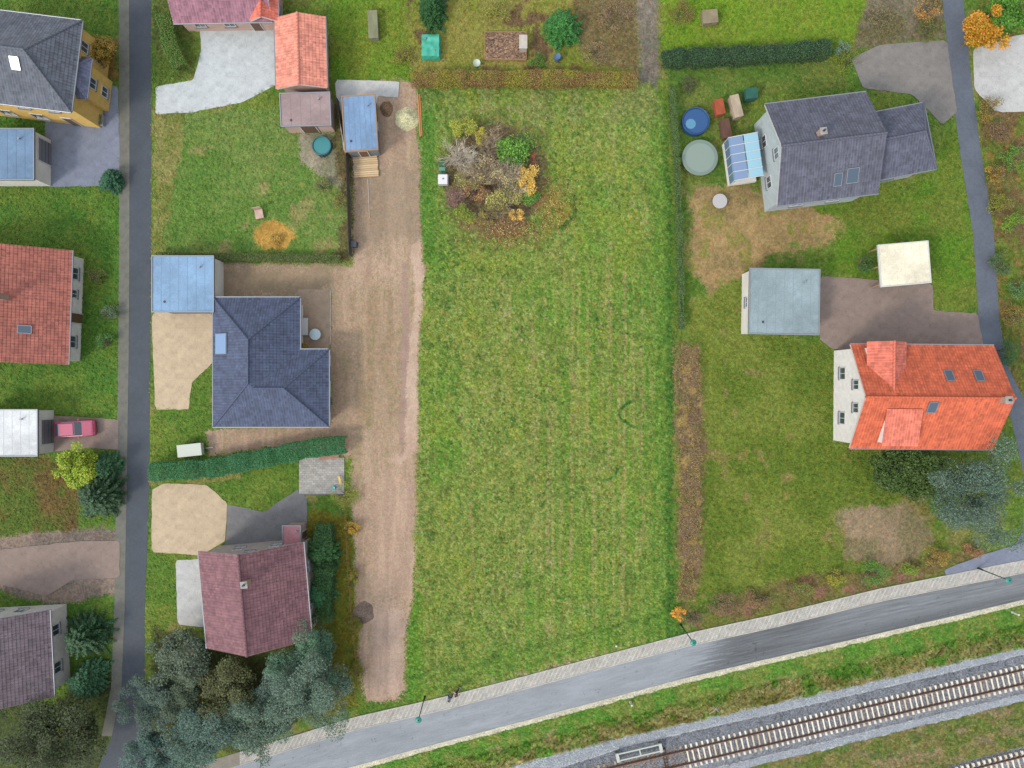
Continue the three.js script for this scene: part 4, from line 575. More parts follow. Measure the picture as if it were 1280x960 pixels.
function shrub(label, { px, py, r, rz = r, h, cols = null, n = 900, leaf = 0.14, wood = [120, 108, 96], stems = 9, depth = 2, kids = 3, bend = 0.5, up = 0.45, name = 'shrub', group, clump = 10, wr = 0.03, spread = 1 }) {
  const p = at(px, py, h * 0.6), t = thing(name, label, name === 'shrub' ? 'shrub' : 'plant', new THREE.Vector3(p.x, 0, p.z), 0, group), w = new GB(), tips = [];
  for (let k = 0; k < stems; k++) { const a = k / stems * 6.283 + R(), s = RR(0.25, 1) * spread, d = [Math.cos(a) * s * r / h, 1, Math.sin(a) * s * rz / h], l = Math.hypot(...d); grow(w, [Math.cos(a) * r * 0.12, 0, Math.sin(a) * rz * 0.12], d.map(v => v / l), l * h * RR(0.5, 0.72), wr, depth, wood, bend, kids, tips); }
  part('branches', w.build(), barkMat, t);
  if (cols) { const f = new GB(), C = []; for (let k = 0; k < clump; k++) { const a = R() * 6.283, q = Math.sqrt(R()) * 0.8; C.push([Math.cos(a) * q * r, h * RR(0.45, 0.85) * (1 - 0.35 * q * q), Math.sin(a) * q * rz, RR(0.28, 0.5)]); }
    for (let k = 0; k < n; k++) { const c = C[k % clump], a = R() * 6.283, b = Math.acos(2 * R() - 1), q = Math.cbrt(R()) * c[3]; f.rleaf(c[0] + Math.sin(b) * Math.cos(a) * q * r, Math.max(0.06, c[1] + Math.cos(b) * q * h * 0.55), c[2] + Math.sin(b) * Math.sin(a) * q * rz, leaf * RR(0.6, 1.3), leaf * RR(0.35, 0.7), lc(cols), up); }
    part('foliage', f.build(), leafMat, t); }
  return t;
}
function conifer(label, { px, py, r, h, cols, group, whorls = 18, name = 'conifer_tree', dens = 1 }) {
  const p = at(px, py, h * 0.35), t = thing(name, label, 'tree', new THREE.Vector3(p.x, 0, p.z), R() * 6, group), w = new GB(), f = new GB(), s0 = R() * 90;
  w.tube([[0, 0, 0], [0.03, h * 0.4, 0.02], [0, h * 0.75, 0.03], [0, h * 0.97, 0]], r * 0.075, 0.025, 7, bc([104, 86, 70]));
  for (let k = 0; k < whorls; k++) { const u = k / (whorls - 1), y = h * mix(0.1, 0.97, u), R0 = r * Math.pow(1 - u, 0.62) * RR(0.86, 1.1) + 0.14, nb = Math.round(mix(14, 6, u));
    for (let b = 0; b < nb; b++) { const a = (b + R() * 0.7) / nb * 6.283 + k * 1.3, L = R0 * RR(0.7, 1.0) * (0.72 + 0.62 * vn(Math.cos(a) * 1.4 + s0, Math.sin(a) * 1.4 + u * 3)), dr = mix(-0.22, 0.4, u), ca = Math.cos(a), sa = Math.sin(a), m = 4, pts = []; for (let q = 0; q <= m; q++) { const s = q / m; pts.push([ca * L * s, y + dr * L * s - 0.1 * L * s * s + 0.06 * L * s * s * s, sa * L * s]); } w.tube(pts, 0.035 * (1 - u) + 0.012, 0.008, 3, bc([98, 84, 70]));
      const nn = Math.max(8, Math.round(L * 30 * dens)); for (let q = 0; q < nn; q++) { const s = RR(0.12, 1), side = q & 1 ? 1 : -1, i = Math.min(m - 1, Math.floor(s * m)), fr = s * m - i, P = pts[i], Q = pts[i + 1], x = mix(P[0], Q[0], fr), yy = mix(P[1], Q[1], fr), z = mix(P[2], Q[2], fr), sl = (0.14 + 0.3 * (1 - s) * Math.min(1.2, L)) * RR(0.6, 1.2), an = a + side * RR(0.4, 1.3), ex = Math.cos(an), ez = Math.sin(an), ey = RR(-0.25, 0.15);
        const so = (R() - 0.5) * 0.5 * (1 - s) * Math.min(1.5, L), jx = -Math.sin(a) * so, jz = Math.cos(a) * so; f.leaf(x + jx, yy + RR(-0.05, 0.06), z + jz, ex, ey, ez, -ez, RR(-0.3, 0.3), ex, sl, 0.1 + sl * 0.28, lc(cols, 0.3)); } } }
  part('trunk', w.build(), barkMat, t); part('crown', f.build(), leafMat, t); return t;
}
function broadleaf(label, { px, py, r, h, cols, n = 5000, leaf = 0.2, group, name = 'broadleaf_tree', trunk = 0.14, narrow = 1 }) {
  const p = at(px, py, h * 0.7), t = thing(name, label, 'tree', new THREE.Vector3(p.x, 0, p.z), 0, group), w = new GB(), f = new GB(), tips = [];
  w.tube([[0, 0, 0], [0.05, h * 0.2, 0.03], [0.02, h * 0.45, 0]], trunk, trunk * 0.6, 7, bc([112, 98, 82])); for (let k = 0; k < 6; k++) { const a = k / 6 * 6.283 + R() * 0.6, d = [Math.cos(a) * r * 0.6, h * RR(0.3, 0.5), Math.sin(a) * r * 0.6], l = Math.hypot(...d); grow(w, [0.03, h * RR(0.25, 0.45), 0], d.map(v => v / l), l * 0.9, trunk * 0.5, 2, [112, 98, 82], 0.4, 3, tips); }
  part('trunk', w.build(), barkMat, t); const C = tips.filter((q, i) => i % 2 === 0).map(q => [...q, RR(0.2, 0.32) * r]); for (let k = 0; k < 30; k++) { const a = R() * 6.283, q = Math.sqrt(R()) * 0.78 * r; C.push([Math.cos(a) * q, h * RR(0.55, 0.9) * (1 - 0.25 * (q / r) ** 2), Math.sin(a) * q, RR(0.2, 0.34) * r]); }
  n = Math.round(n * 2.1); leaf *= 1.35;
  for (let k = 0; k < n; k++) { const c = C[k % C.length], a = R() * 6.283, b = Math.acos(2 * R() - 1), q = Math.cbrt(R()) * c[3]; f.rleaf(c[0] + Math.sin(b) * Math.cos(a) * q, Math.max(0.3, c[1] + Math.cos(b) * q * 0.8), c[2] + Math.sin(b) * Math.sin(a) * q, leaf * RR(0.6, 1.25), leaf * RR(0.4, 0.75) * narrow, lc(cols, 0.24), 0.45); }
  part('crown', f.build(), leafMat, t); return t;
}
// hedge along a pixel line: inner stems and a dense coat of leaves
function hedge(label, line, wid, h, pal, { dens = 60, leaf = 0.15, ragged: rg = 0.12, wood = [96, 82, 66], group } = {}) {
  const P = line.map(([x, y]) => at(x, y, h * 0.7)), c = P[0].clone().add(P[P.length - 1]).multiplyScalar(0.5), t = thing('hedge', label, 'hedge', new THREE.Vector3(c.x, 0, c.z), 0, group), f = new GB(), w = new GB();
  for (let s = 0; s < P.length - 1; s++) { const a = P[s], b = P[s + 1], L = Math.hypot(b.x - a.x, b.z - a.z), dx = (b.x - a.x) / L, dz = (b.z - a.z) / L, area = L * (wid + 2 * h), n = Math.round(area * dens * 2.1);
    for (let k = 0; k < L / 0.5; k++) { const q = RR(0, L), o = RR(-0.3, 0.3) * wid, tips = []; grow(w, [a.x + dx * q - dz * o - c.x, 0, a.z + dz * q + dx * o - c.z], [RR(-0.2, 0.2), 1, RR(-0.2, 0.2)], h * 0.5, 0.02, 1, wood, 0.3, 2, tips); }
    for (let k = 0; k < n; k++) { const q = RR(0, L), e = R() < 0.68 ? R() * wid : wid + R() * 2 * h; let o, y; const bump = 1 + (vn((a.x + dx * q) * 1.1, (a.z + dz * q) * 1.1 + s) - 0.5) * 2 * rg; if (e < wid) { o = (e - wid / 2) * bump; y = h * (bump - 0.16 * R() - 0.12 * Math.pow(Math.abs(o) / wid * 2, 4)); } else { const sd = e < wid + h ? 1 : -1; y = RR(0.08, 0.96) * h; o = sd * wid / 2 * bump * RR(0.84, 1.02); }
      const x = a.x + dx * q - dz * o - c.x, z = a.z + dz * q + dx * o - c.z, pi = vn((x + c.x) * 0.8 + 5, (z + c.z) * 0.8); f.rleaf(x, y, z, leaf * RR(0.7, 1.3), leaf * RR(0.45, 0.8), lc(Array.isArray(pal[0][0]) ? pal[Math.floor(clamp(pi + (R() - 0.5) * 0.5, 0, 0.999) * pal.length)] : pal, 0.22), 0.35); } }
  part('stems', w.build(), barkMat, t); part('foliage', f.build(), leafMat, t);
  return t;
}
// the thicket in the meadow, shrub by shrub
const yel = [[168, 172, 58], [190, 190, 84], [134, 152, 48], [120, 138, 40]], gold = [[248, 196, 66], [255, 226, 136], [226, 162, 48], [224, 190, 90], [168, 152, 60]], grn = [[62, 128, 28], [92, 152, 40], [36, 86, 24], [138, 178, 64]], olv = [[112, 126, 52], [152, 152, 74], [80, 104, 42], [188, 172, 96], [228, 212, 130]], rusty = [[158, 92, 74], [128, 90, 70], [180, 126, 96], [112, 106, 56], [214, 190, 100]], pinkb = [[166, 130, 118], [150, 118, 104], [132, 110, 92]];
shrub('yellow green leafy shrub at the top of the thicket', { px: 576, py: 158, r: 1.5, rz: 1.15, h: 1.9, cols: yel, n: 3200, leaf: 0.16 });
shrub('small bright yellow shrub between grey brush and green shrub', { px: 601, py: 171, r: 0.75, rz: 1.1, h: 1.8, cols: [[196, 182, 44], [172, 166, 40], [150, 150, 44]], n: 900, leaf: 0.13 });
shrub('large bare grey shrub with arching twigs beside the white tank', { px: 579, py: 197, r: 2.0, rz: 1.6, h: 1.9, wood: [226, 218, 200], stems: 56, depth: 2, kids: 4, bend: 0.42, wr: 0.036, spread: 1.1 });
shrub('bare dark brown shrub behind the glossy green one', { px: 613, py: 180, r: 1.4, rz: 1.6, h: 2.1, wood: [190, 172, 146], stems: 46, kids: 4, wr: 0.036, cols: [[142, 122, 100], [110, 96, 74], [206, 190, 120]], n: 600, leaf: 0.12 });
shrub('dense glossy green shrub in the thicket', { px: 644, py: 184, r: 2.0, rz: 1.9, h: 2.7, cols: grn, n: 4200, leaf: 0.19, clump: 22, stems: 12 });
shrub('brown bare brush in the heart of the thicket', { px: 606, py: 213, r: 2.2, rz: 1.7, h: 2.0, wood: [188, 170, 144], stems: 60, kids: 4, cols: [[160, 130, 100], [226, 206, 110], [110, 88, 68], [240, 226, 180], [120, 128, 60]], n: 1300, leaf: 0.14 });
shrub('grey brush with scattered pale leaves below the green shrub', { px: 634, py: 216, r: 1.9, rz: 1.4, h: 2.1, wood: [204, 190, 166], stems: 56, kids: 4, cols: [[226, 206, 110], [112, 124, 58], [150, 126, 96], [240, 232, 200]], n: 1100, leaf: 0.14 });
shrub('golden yellow shrub at the edge of the thicket', { px: 661, py: 223, r: 1.35, rz: 1.75, h: 2.3, cols: gold, n: 2200, leaf: 0.14, clump: 16, wood: [122, 100, 70] });
shrub('olive shrub with mixed leaves in the middle of the thicket', { px: 628, py: 246, r: 1.9, rz: 1.5, h: 1.9, cols: olv, n: 2600, leaf: 0.15, stems: 24, kids: 4, wood: [142, 130, 118] });
shrub('green shrub below the golden yellow one', { px: 662, py: 248, r: 1.25, rz: 1.3, h: 1.7, cols: [[84, 138, 38], [112, 156, 50], [62, 108, 34]], n: 2100, leaf: 0.14 });
shrub('little golden shrub at the bottom of the thicket', { px: 645, py: 268, r: 0.8, rz: 0.75, h: 1.4, cols: gold, n: 750, leaf: 0.13 });
shrub('rust brown shrub left of the olive one', { px: 594, py: 240, r: 1.5, rz: 1.1, h: 1.6, cols: rusty, n: 1500, leaf: 0.14, stems: 26, kids: 4, wood: [128, 104, 94] });
shrub('pinkish brown brush below the white tank', { px: 569, py: 248, r: 1.2, rz: 1.3, h: 1.4, cols: pinkb, n: 900, leaf: 0.13, stems: 30, kids: 4, wood: [160, 134, 124] });
shrub('low yellow green shrub at the foot of the thicket', { px: 581, py: 268, r: 1.3, rz: 1.1, h: 1.3, cols: [[122, 146, 40], [160, 160, 56], [92, 124, 40]], n: 2200, leaf: 0.15, stems: 16 });
shrub('low olive brown shrub trailing out of the thicket', { px: 608, py: 270, r: 1.3, rz: 0.9, h: 1.2, cols: [[120, 124, 48], [138, 104, 78], [160, 150, 62]], n: 1500, leaf: 0.14, stems: 20, kids: 4 });
shrub('thin red leaved sapling beside the glossy green shrub', { px: 667, py: 197, r: 0.35, rz: 0.6, h: 1.3, cols: [[196, 96, 70], [170, 84, 64]], n: 160, leaf: 0.1, stems: 4 });
shrub('tangled grey brown brush between tank and olive shrub', { px: 588, py: 224, r: 2.0, rz: 1.5, h: 1.5, wood: [196, 178, 150], stems: 50, kids: 4, wr: 0.034, cols: [[150, 124, 92], [112, 124, 50], [226, 206, 110], [132, 146, 60], [96, 112, 44]], n: 1500, leaf: 0.12 });
shrub('pale grey twiggy brush right of the olive shrub', { px: 645, py: 236, r: 1.6, rz: 1.4, h: 1.6, wood: [210, 196, 172], stems: 44, kids: 4, wr: 0.034, cols: [[230, 208, 104], [140, 140, 62], [104, 128, 48], [176, 166, 70]], n: 1200, leaf: 0.12 });
shrub('straggling brush with yellow specks at the thicket foot', { px: 622, py: 262, r: 1.7, rz: 1.0, h: 1.2, wood: [166, 148, 134], stems: 36, kids: 4, wr: 0.03, cols: [[214, 192, 84], [112, 134, 48], [150, 116, 78], [92, 126, 44]], n: 1500, leaf: 0.12 });
// hedges
hedge('long low autumn hedge closing the top of the meadow', [[514, 98], [600, 98], [700, 98], [796, 99.5]], 1.45, 1.5, [[[112, 92, 48], [132, 98, 58], [96, 84, 44], [150, 128, 58]], [[128, 96, 60], [146, 104, 66], [104, 76, 54], [150, 128, 58]], [[106, 124, 30], [134, 138, 36], [146, 118, 52]], [[162, 146, 34], [128, 124, 40], [110, 96, 46]]], { dens: 120, leaf: 0.12, ragged: 0.2 });
hedge('clipped green hedge ending beside the sandy lot', [[188, 590], [260, 586], [330, 573], [390, 560], [432, 556]], 1.85, 1.8, [[[44, 112, 66], [58, 126, 78], [36, 94, 52]], [[52, 120, 62], [40, 100, 54]], [[62, 128, 84], [42, 104, 60]]], { dens: 110, leaf: 0.13, ragged: 0.14 });
hedge('dark green hedge between the two upper right gardens', [[828, 73], [900, 70], [980, 66], [1036, 61]], 1.6, 1.8, [[40, 74, 42], [34, 62, 36], [52, 88, 46]], { dens: 100, ragged: 0.2 });
hedge('narrow green hedge along the right side of the meadow', [[840, 108], [846, 200], [850, 300], [852, 412]], 0.6, 1.25, [[60, 96, 42], [84, 118, 52], [50, 80, 40], [98, 112, 60]], { dens: 110, leaf: 0.11, ragged: 0.4 });
hedge('brown autumn hedge along the lower right of the meadow', [[857, 430], [862, 520], [863, 610], [861, 690], [857, 752]], 2.1, 0.8, [[[140, 114, 86], [118, 94, 70], [150, 124, 92]], [[122, 112, 58], [140, 116, 84], [100, 94, 50]], [[170, 140, 60], [136, 120, 60], [128, 104, 74]], [[122, 98, 74], [138, 114, 84]]], { dens: 34, leaf: 0.13, ragged: 0.7, wood: [140, 116, 98] });
hedge('low dark hedge behind the garage with blue roof', [[196, 320], [250, 321], [330, 322], [425, 324]], 0.7, 1.0, [[62, 92, 40], [86, 108, 44], [96, 92, 48]], { dens: 100 });
hedge('green hedge beside the pale driveway and street', [[205, 20], [214, 60], [226, 84]], 1.6, 1.6, [[62, 104, 28], [78, 118, 34], [92, 106, 40]], { dens: 80 });
hedge('tall dark green hedge between the two firs and lot', [[404, 655], [406, 700], [403, 775]], 1.9, 2.4, [[44, 88, 38], [36, 72, 32], [58, 104, 48]], { dens: 80, leaf: 0.15, ragged: 0.35 });
shrub('orange leaved shrub beside the green street lamp', { px: 849, py: 767, r: 0.75, rz: 0.8, h: 1.3, cols: [[246, 164, 50], [236, 144, 44], [206, 176, 64]], n: 800, leaf: 0.13 });
shrub('brown bramble behind the green street lamp', { px: 868, py: 772, r: 1.6, rz: 0.9, h: 0.9, cols: [[158, 120, 98], [128, 112, 70], [104, 112, 52]], n: 900, leaf: 0.1, stems: 20 });
for (const [x, y, r, h, c, l] of [[905, 757, 1.9, 1.2, [[134, 100, 84], [118, 104, 60]], 'reddish brown shrub on the bank above the road'], [948, 748, 1.7, 1.1, [[142, 98, 78], [110, 112, 48]], 'rust coloured shrub among the roadside bank shrubs'], [1000, 738, 1.6, 1.2, [[126, 118, 60], [104, 122, 44]], 'olive shrub on the bank above the road'], [1046, 722, 1.4, 1.2, [[160, 152, 34], [132, 136, 30]], 'yellow shrub on the bank above the road'], [1092, 716, 2.0, 1.6, [[62, 122, 28], [82, 138, 34]], 'bright green shrub on the bank above the road'], [1135, 712, 1.2, 1.1, [[128, 146, 36], [100, 128, 34]], 'lime green shrub at the end of the road bank'], [1172, 696, 1.7, 1.3, [[150, 140, 48], [146, 104, 50]], 'amber shrub below the big blue pine'], [1216, 688, 1.3, 1.1, [[156, 116, 76], [132, 100, 62]], 'tan brown shrub at the mouth of the lane']])
  shrub(l, { px: x, py: y, r, rz: r * 0.7, h, cols: c, n: 1000, leaf: 0.14, stems: 10 });
// trees
const spruce = [[86, 114, 98], [70, 98, 80], [104, 128, 110], [60, 82, 56]], fir = [[48, 84, 50], [40, 70, 42], [60, 98, 58]], teal = [[74, 116, 88], [60, 98, 74], [90, 130, 100]];
broadleaf('big blue pine below the orange roofed house', { px: 1216, py: 618, r: 4.4, h: 6.5, cols: spruce, n: 10000, leaf: 0.15, narrow: 0.75, name: 'pine_tree', trunk: 0.18 });
broadleaf('round dark green tree below the orange roof', { px: 1133, py: 590, r: 3.3, h: 4.6, cols: [[54, 82, 14], [68, 94, 20], [44, 70, 12]], n: 5200, leaf: 0.2 });
broadleaf('blue grey pine on the corner above the road', { px: 392, py: 860, r: 3.9, h: 6.2, cols: spruce, n: 8800, leaf: 0.15, narrow: 0.75, name: 'pine_tree', trunk: 0.18 });
broadleaf('pale blue pine below the mauve gabled house', { px: 384, py: 822, r: 3.2, h: 5.0, cols: teal, n: 7200, leaf: 0.15, narrow: 0.75, name: 'pine_tree', trunk: 0.18 });
broadleaf('blue pine with grey branches near the road corner', { px: 325, py: 900, r: 3.3, h: 5.2, cols: spruce, n: 7400, leaf: 0.15, narrow: 0.75, name: 'pine_tree', trunk: 0.18 });
broadleaf('teal pine at the bottom of the village street', { px: 245, py: 925, r: 3.4, h: 5.5, cols: [[92, 124, 112], [74, 104, 92], [60, 86, 70]], n: 7800, leaf: 0.15, narrow: 0.75, name: 'pine_tree', trunk: 0.18 });
broadleaf('grey green pine beside the end of the village street', { px: 195, py: 880, r: 2.6, h: 4.2, cols: [[82, 104, 92], [66, 90, 76]], n: 6000, leaf: 0.15, narrow: 0.75, name: 'pine_tree', trunk: 0.18 });
broadleaf('blue green pine between the two corner pines', { px: 352, py: 862, r: 2.5, h: 4.5, cols: [[84, 112, 100], [68, 92, 76], [104, 128, 112]], n: 5600, leaf: 0.15, narrow: 0.75, name: 'pine_tree' });
broadleaf('dusky green pine above the teal pine', { px: 285, py: 905, r: 2.5, h: 4.2, cols: [[76, 104, 92], [62, 84, 62], [88, 112, 88]], n: 5600, leaf: 0.15, narrow: 0.75, name: 'pine_tree' });
broadleaf('dark olive pine near the street end', { px: 225, py: 868, r: 2.3, h: 4.0, cols: [[72, 92, 70], [60, 78, 52], [84, 100, 76]], n: 5200, leaf: 0.15, narrow: 0.75, name: 'pine_tree' });
broadleaf('teal green pine at the lowest corner of the gardens', { px: 190, py: 945, r: 2.5, h: 4.2, cols: [[84, 118, 108], [70, 98, 88]], n: 5600, leaf: 0.15, narrow: 0.75, name: 'pine_tree' });
broadleaf('brownish tree between the pines and mauve house', { px: 285, py: 862, r: 3.0, h: 4.5, cols: [[82, 82, 42], [66, 70, 36], [74, 90, 34]], n: 3600, leaf: 0.18 });
broadleaf('grey green tree left of the mauve gabled house', { px: 228, py: 822, r: 2.8, h: 5, cols: [[80, 98, 78], [66, 84, 62], [92, 106, 84]], n: 3400, leaf: 0.18 });
conifer('dark green fir beside the mauve gabled house', { px: 402, py: 690, r: 2.2, h: 2.8, cols: [[44, 96, 40], [54, 110, 46], [36, 78, 34]], whorls: 16, dens: 1.4 });
conifer('slim green fir between the dark fir and pale pine', { px: 400, py: 742, r: 2.1, h: 2.6, cols: [[42, 104, 58], [54, 116, 66], [38, 90, 50]], whorls: 16, dens: 1.4 });
conifer('tall dark fir beside the straight street', { px: 125, py: 622, r: 3.0, h: 3.8, cols: fir, whorls: 20, dens: 1.4 });
conifer('second dark fir above the tall one by the street', { px: 133, py: 585, r: 1.9, h: 2.4, cols: [[48, 92, 56], [60, 108, 66]], whorls: 16, dens: 1.4 });
broadleaf('lime green round tree below the pink car', { px: 98, py: 584, r: 2.1, h: 3.2, cols: [[136, 160, 20], [112, 144, 18], [156, 170, 40]], n: 2600, leaf: 0.17 });
conifer('dark green fir beside the corner house', { px: 106, py: 795, r: 2.7, h: 3.4, cols: [[40, 82, 44], [34, 70, 38], [52, 96, 54]], whorls: 18, dens: 1.4 });
conifer('pale teal fir below the dark fir by the corner house', { px: 110, py: 850, r: 2.4, h: 3.0, cols: [[66, 116, 78], [54, 98, 64]], whorls: 18, dens: 1.4 });
broadleaf('spreading dark tree below the corner house', { px: 72, py: 925, r: 4.6, h: 6.5, cols: [[52, 66, 26], [62, 80, 30], [44, 56, 24]], n: 6500, leaf: 0.2 });
conifer('dark blue conifer beside the blue paved yard', { px: 140, py: 226, r: 1.5, h: 1.9, cols: [[36, 86, 58], [44, 98, 66]], whorls: 14, dens: 1.5 });
broadleaf('amber shrubby tree beside the yellow house', { px: 125, py: 62, r: 1.7, h: 3, cols: [[150, 128, 34], [128, 118, 36], [170, 130, 50]], n: 1900, leaf: 0.16 });
conifer('bright green conifer above the long autumn hedge', { px: 703, py: 34, r: 2.3, h: 2.9, cols: [[50, 116, 44], [64, 134, 54], [42, 98, 38]], whorls: 16, dens: 1.6 });
conifer('dark green conifer behind the turquoise tarp', { px: 540, py: 12, r: 2.1, h: 2.6, cols: [[28, 78, 28], [36, 90, 34]], whorls: 16, dens: 1.5 });
broadleaf('golden orange tree across the winding lane', { px: 1226, py: 40, r: 2.1, h: 4.2, cols: [[196, 146, 18], [206, 128, 30], [160, 128, 14]], n: 2800, leaf: 0.17 });
broadleaf('fresh green tree on the pale concrete yard', { px: 1260, py: 16, r: 2.2, h: 4.2, cols: [[84, 138, 30], [70, 122, 28]], n: 2600, leaf: 0.17 });
shrub('pale yellow green shrub between orange and green trees', { px: 1240, py: 18, r: 0.9, h: 1.8, cols: [[192, 196, 92], [150, 170, 80]], n: 600 });
for (const [x, y, r, h, c, l] of [[1240, 135, 1.5, 1.8, [[122, 122, 40], [140, 104, 48]], 'olive shrub below the pale concrete yard'], [1248, 165, 1.5, 1.7, [[112, 84, 62], [132, 106, 66]], 'brown shrub beside the winding lane'], [1268, 195, 1.6, 1.8, [[90, 138, 30], [72, 118, 28]], 'leaf green shrub across the winding lane'], [1246, 216, 1.3, 1.6, [[166, 120, 44], [122, 116, 36]], 'amber shrub across the winding lane'], [1250, 258, 1.4, 1.6, [[134, 132, 26], [104, 118, 28]], 'mustard shrub across the winding lane'], [1268, 280, 1.5, 1.7, [[116, 156, 26], [96, 134, 30]], 'lime shrub across the winding lane'], [1252, 330, 1.4, 1.6, [[60, 96, 46], [82, 104, 58]], 'dark shrub across the lane from the carport'], [1266, 395, 1.5, 1.6, [[140, 116, 44], [112, 106, 40]], 'brown yellow shrub across the lane from the brown yard'], [1258, 440, 1.7, 2.2, [[38, 84, 46], [50, 100, 50]], 'dark green shrub at the bend of the lane'], [1274, 360, 1.2, 1.4, [[92, 128, 68], [74, 110, 56]], 'grey green shrub at the far side of the lane']])
  shrub(l, { px: x, py: y, r, h, cols: c, n: 900, leaf: 0.15, stems: 9 });
for (const [x, y, r, h, c, l] of [[1060, 76, 1.5, 1.4, [[118, 134, 20], [96, 116, 22]], 'olive green shrub at the end of the dark hedge'], [1052, 60, 0.8, 1.2, [[108, 138, 120], [84, 120, 92]], 'small blue green shrub at the forecourt corner'], [1105, 20, 2.0, 1.4, [[128, 116, 84], [110, 106, 66]], 'low brown shrub above the grey forecourt'], [1160, 10, 1.4, 1.6, [[196, 140, 64], [150, 120, 60]], 'tan orange shrub beside the winding lane top'], [1160, 38, 1.3, 1.2, [[104, 108, 40], [82, 96, 34]], 'dark olive shrub between forecourt and lane'], [852, 16, 1.5, 1.2, [[128, 92, 52], [112, 100, 40]], 'brown shrub in the lawn above the dark hedge'], [862, 106, 0.9, 1.0, [[84, 92, 50], [70, 86, 40]], 'small dark shrub below the dark hedge'], [1080, 330, 1.3, 1.5, [[52, 92, 36], [66, 108, 40]], 'dark green shrub left of the cream carport'], [430, 580 + 40, 1.6, 0.9, [[138, 152, 28], [120, 136, 26]], 'yellow green shrub below the paved square'], [441, 660, 0.9, 1.1, [[196, 146, 40], [142, 128, 30]], 'amber shrub along the sandy lot'], [441, 720, 0.9, 1.1, [[134, 124, 14], [112, 110, 16]], 'mustard green shrub along the sandy lot'], [443, 780, 0.9, 1.1, [[122, 118, 12], [104, 108, 14]], 'olive yellow shrub beside the round soil heap'], [448, 838, 1.0, 1.0, [[124, 122, 24], [108, 116, 22]], 'olive shrub at the road end of the lot'], [620, 14, 1.5, 1.3, [[148, 148, 52], [124, 132, 40]], 'straw coloured shrub above the raised bed'], [770, 20, 1.9, 1.3, [[122, 96, 78], [140, 118, 90]], 'reddish brown shrub beside the gravel path'], [745, 66, 1.5, 0.9, [[146, 122, 90], [122, 112, 66]], 'pale brown brush above the autumn hedge'], [672, 76, 1.0, 0.9, [[84, 124, 28], [70, 108, 26]], 'small green shrub above the autumn hedge'], [505, 70, 1.2, 1.1, [[134, 124, 40], [112, 112, 36]], 'olive shrub at the corner of the autumn hedge'], [120, 345, 1.1, 1.2, [[98, 92, 40], [84, 110, 30]], 'brown green shrub before the faded red house'], [131, 428, 1.0, 1.4, [[60, 110, 40], [76, 124, 44]], 'slim green shrub before the faded red house'], [136, 392, 1.0, 1.2, [[86, 110, 84], [76, 102, 66]], 'grey green shrub beside the street footway'], [425, 252, 0.8, 1.0, [[132, 118, 50], [104, 112, 50]], 'olive shrub at the garden fence'], [405, 232, 0.9, 1.0, [[98, 112, 56], [122, 122, 70]], 'grey olive shrub below the turquoise pool'], [345, 300, 0.8, 0.6, [[186, 146, 58], [168, 140, 56]], 'low tawny shrub on the sandy garden patch']])
  shrub(l, { px: x, py: y, r, h, cols: c, n: 700, leaf: 0.14, stems: 9 });

// ---------------------------------------------------------------- street lamps, tank, furniture, people, car
const lampGreen = new THREE.MeshStandardMaterial({ color: A(28, 78, 64), roughness: 0.5, metalness: 0.2 }), lampTeal = new THREE.MeshStandardMaterial({ color: A(44, 150, 138), roughness: 0.45 }), milk = new THREE.MeshPhysicalMaterial({ color: A(226, 226, 220), roughness: 0.3 });
function streetLamp(label, bx, by, h) {
  const p = at(bx, by), t = thing('street_lamp', label, 'street lamp', new THREE.Vector3(p.x, 0, p.z), 0, 'street lamps along the pavement');
  part('base', new THREE.LatheGeometry([[0, 0], [0.13, 0], [0.13, 0.06], [0.1, 0.1], [0.09, 0.9], [0.06, 0.98], [0, 0.98]].map(q => new THREE.Vector2(...q)), 14), lampGreen, t);
  part('pole', cyl(0.06, 0.045, h - 1.3, 0, 0.95 + (h - 1.3) / 2, 0, 12), lampGreen, t);
  part('globe', new THREE.LatheGeometry([[0.06, 0], [0.12, 0.03], [0.19, 0.2], [0.2, 0.3], [0, 0.3]].map(q => new THREE.Vector2(...q)), 18).translate(0, h - 0.38, 0), milk, t);
  const cap = part('shade', new THREE.LatheGeometry([[0.2, 0], [0.32, -0.03], [0.33, 0], [0.26, 0.07], [0.12, 0.13], [0.05, 0.14], [0, 0.14]].map(q => new THREE.Vector2(...q)), 24).translate(0, h - 0.06, 0), lampTeal, t);
  part('finial', new THREE.SphereGeometry(0.07, 12, 8).translate(0, h + 0.1, 0), lampGreen, cap);
}
streetLamp('green street lamp with round teal shade near the two walkers', 531, 871, 5.3);
streetLamp('green street lamp with round teal shade beside orange shrub', 851, 781, 5.3);
streetLamp('green street lamp with round teal shade at the lane mouth', 1222, 710, 4.8);
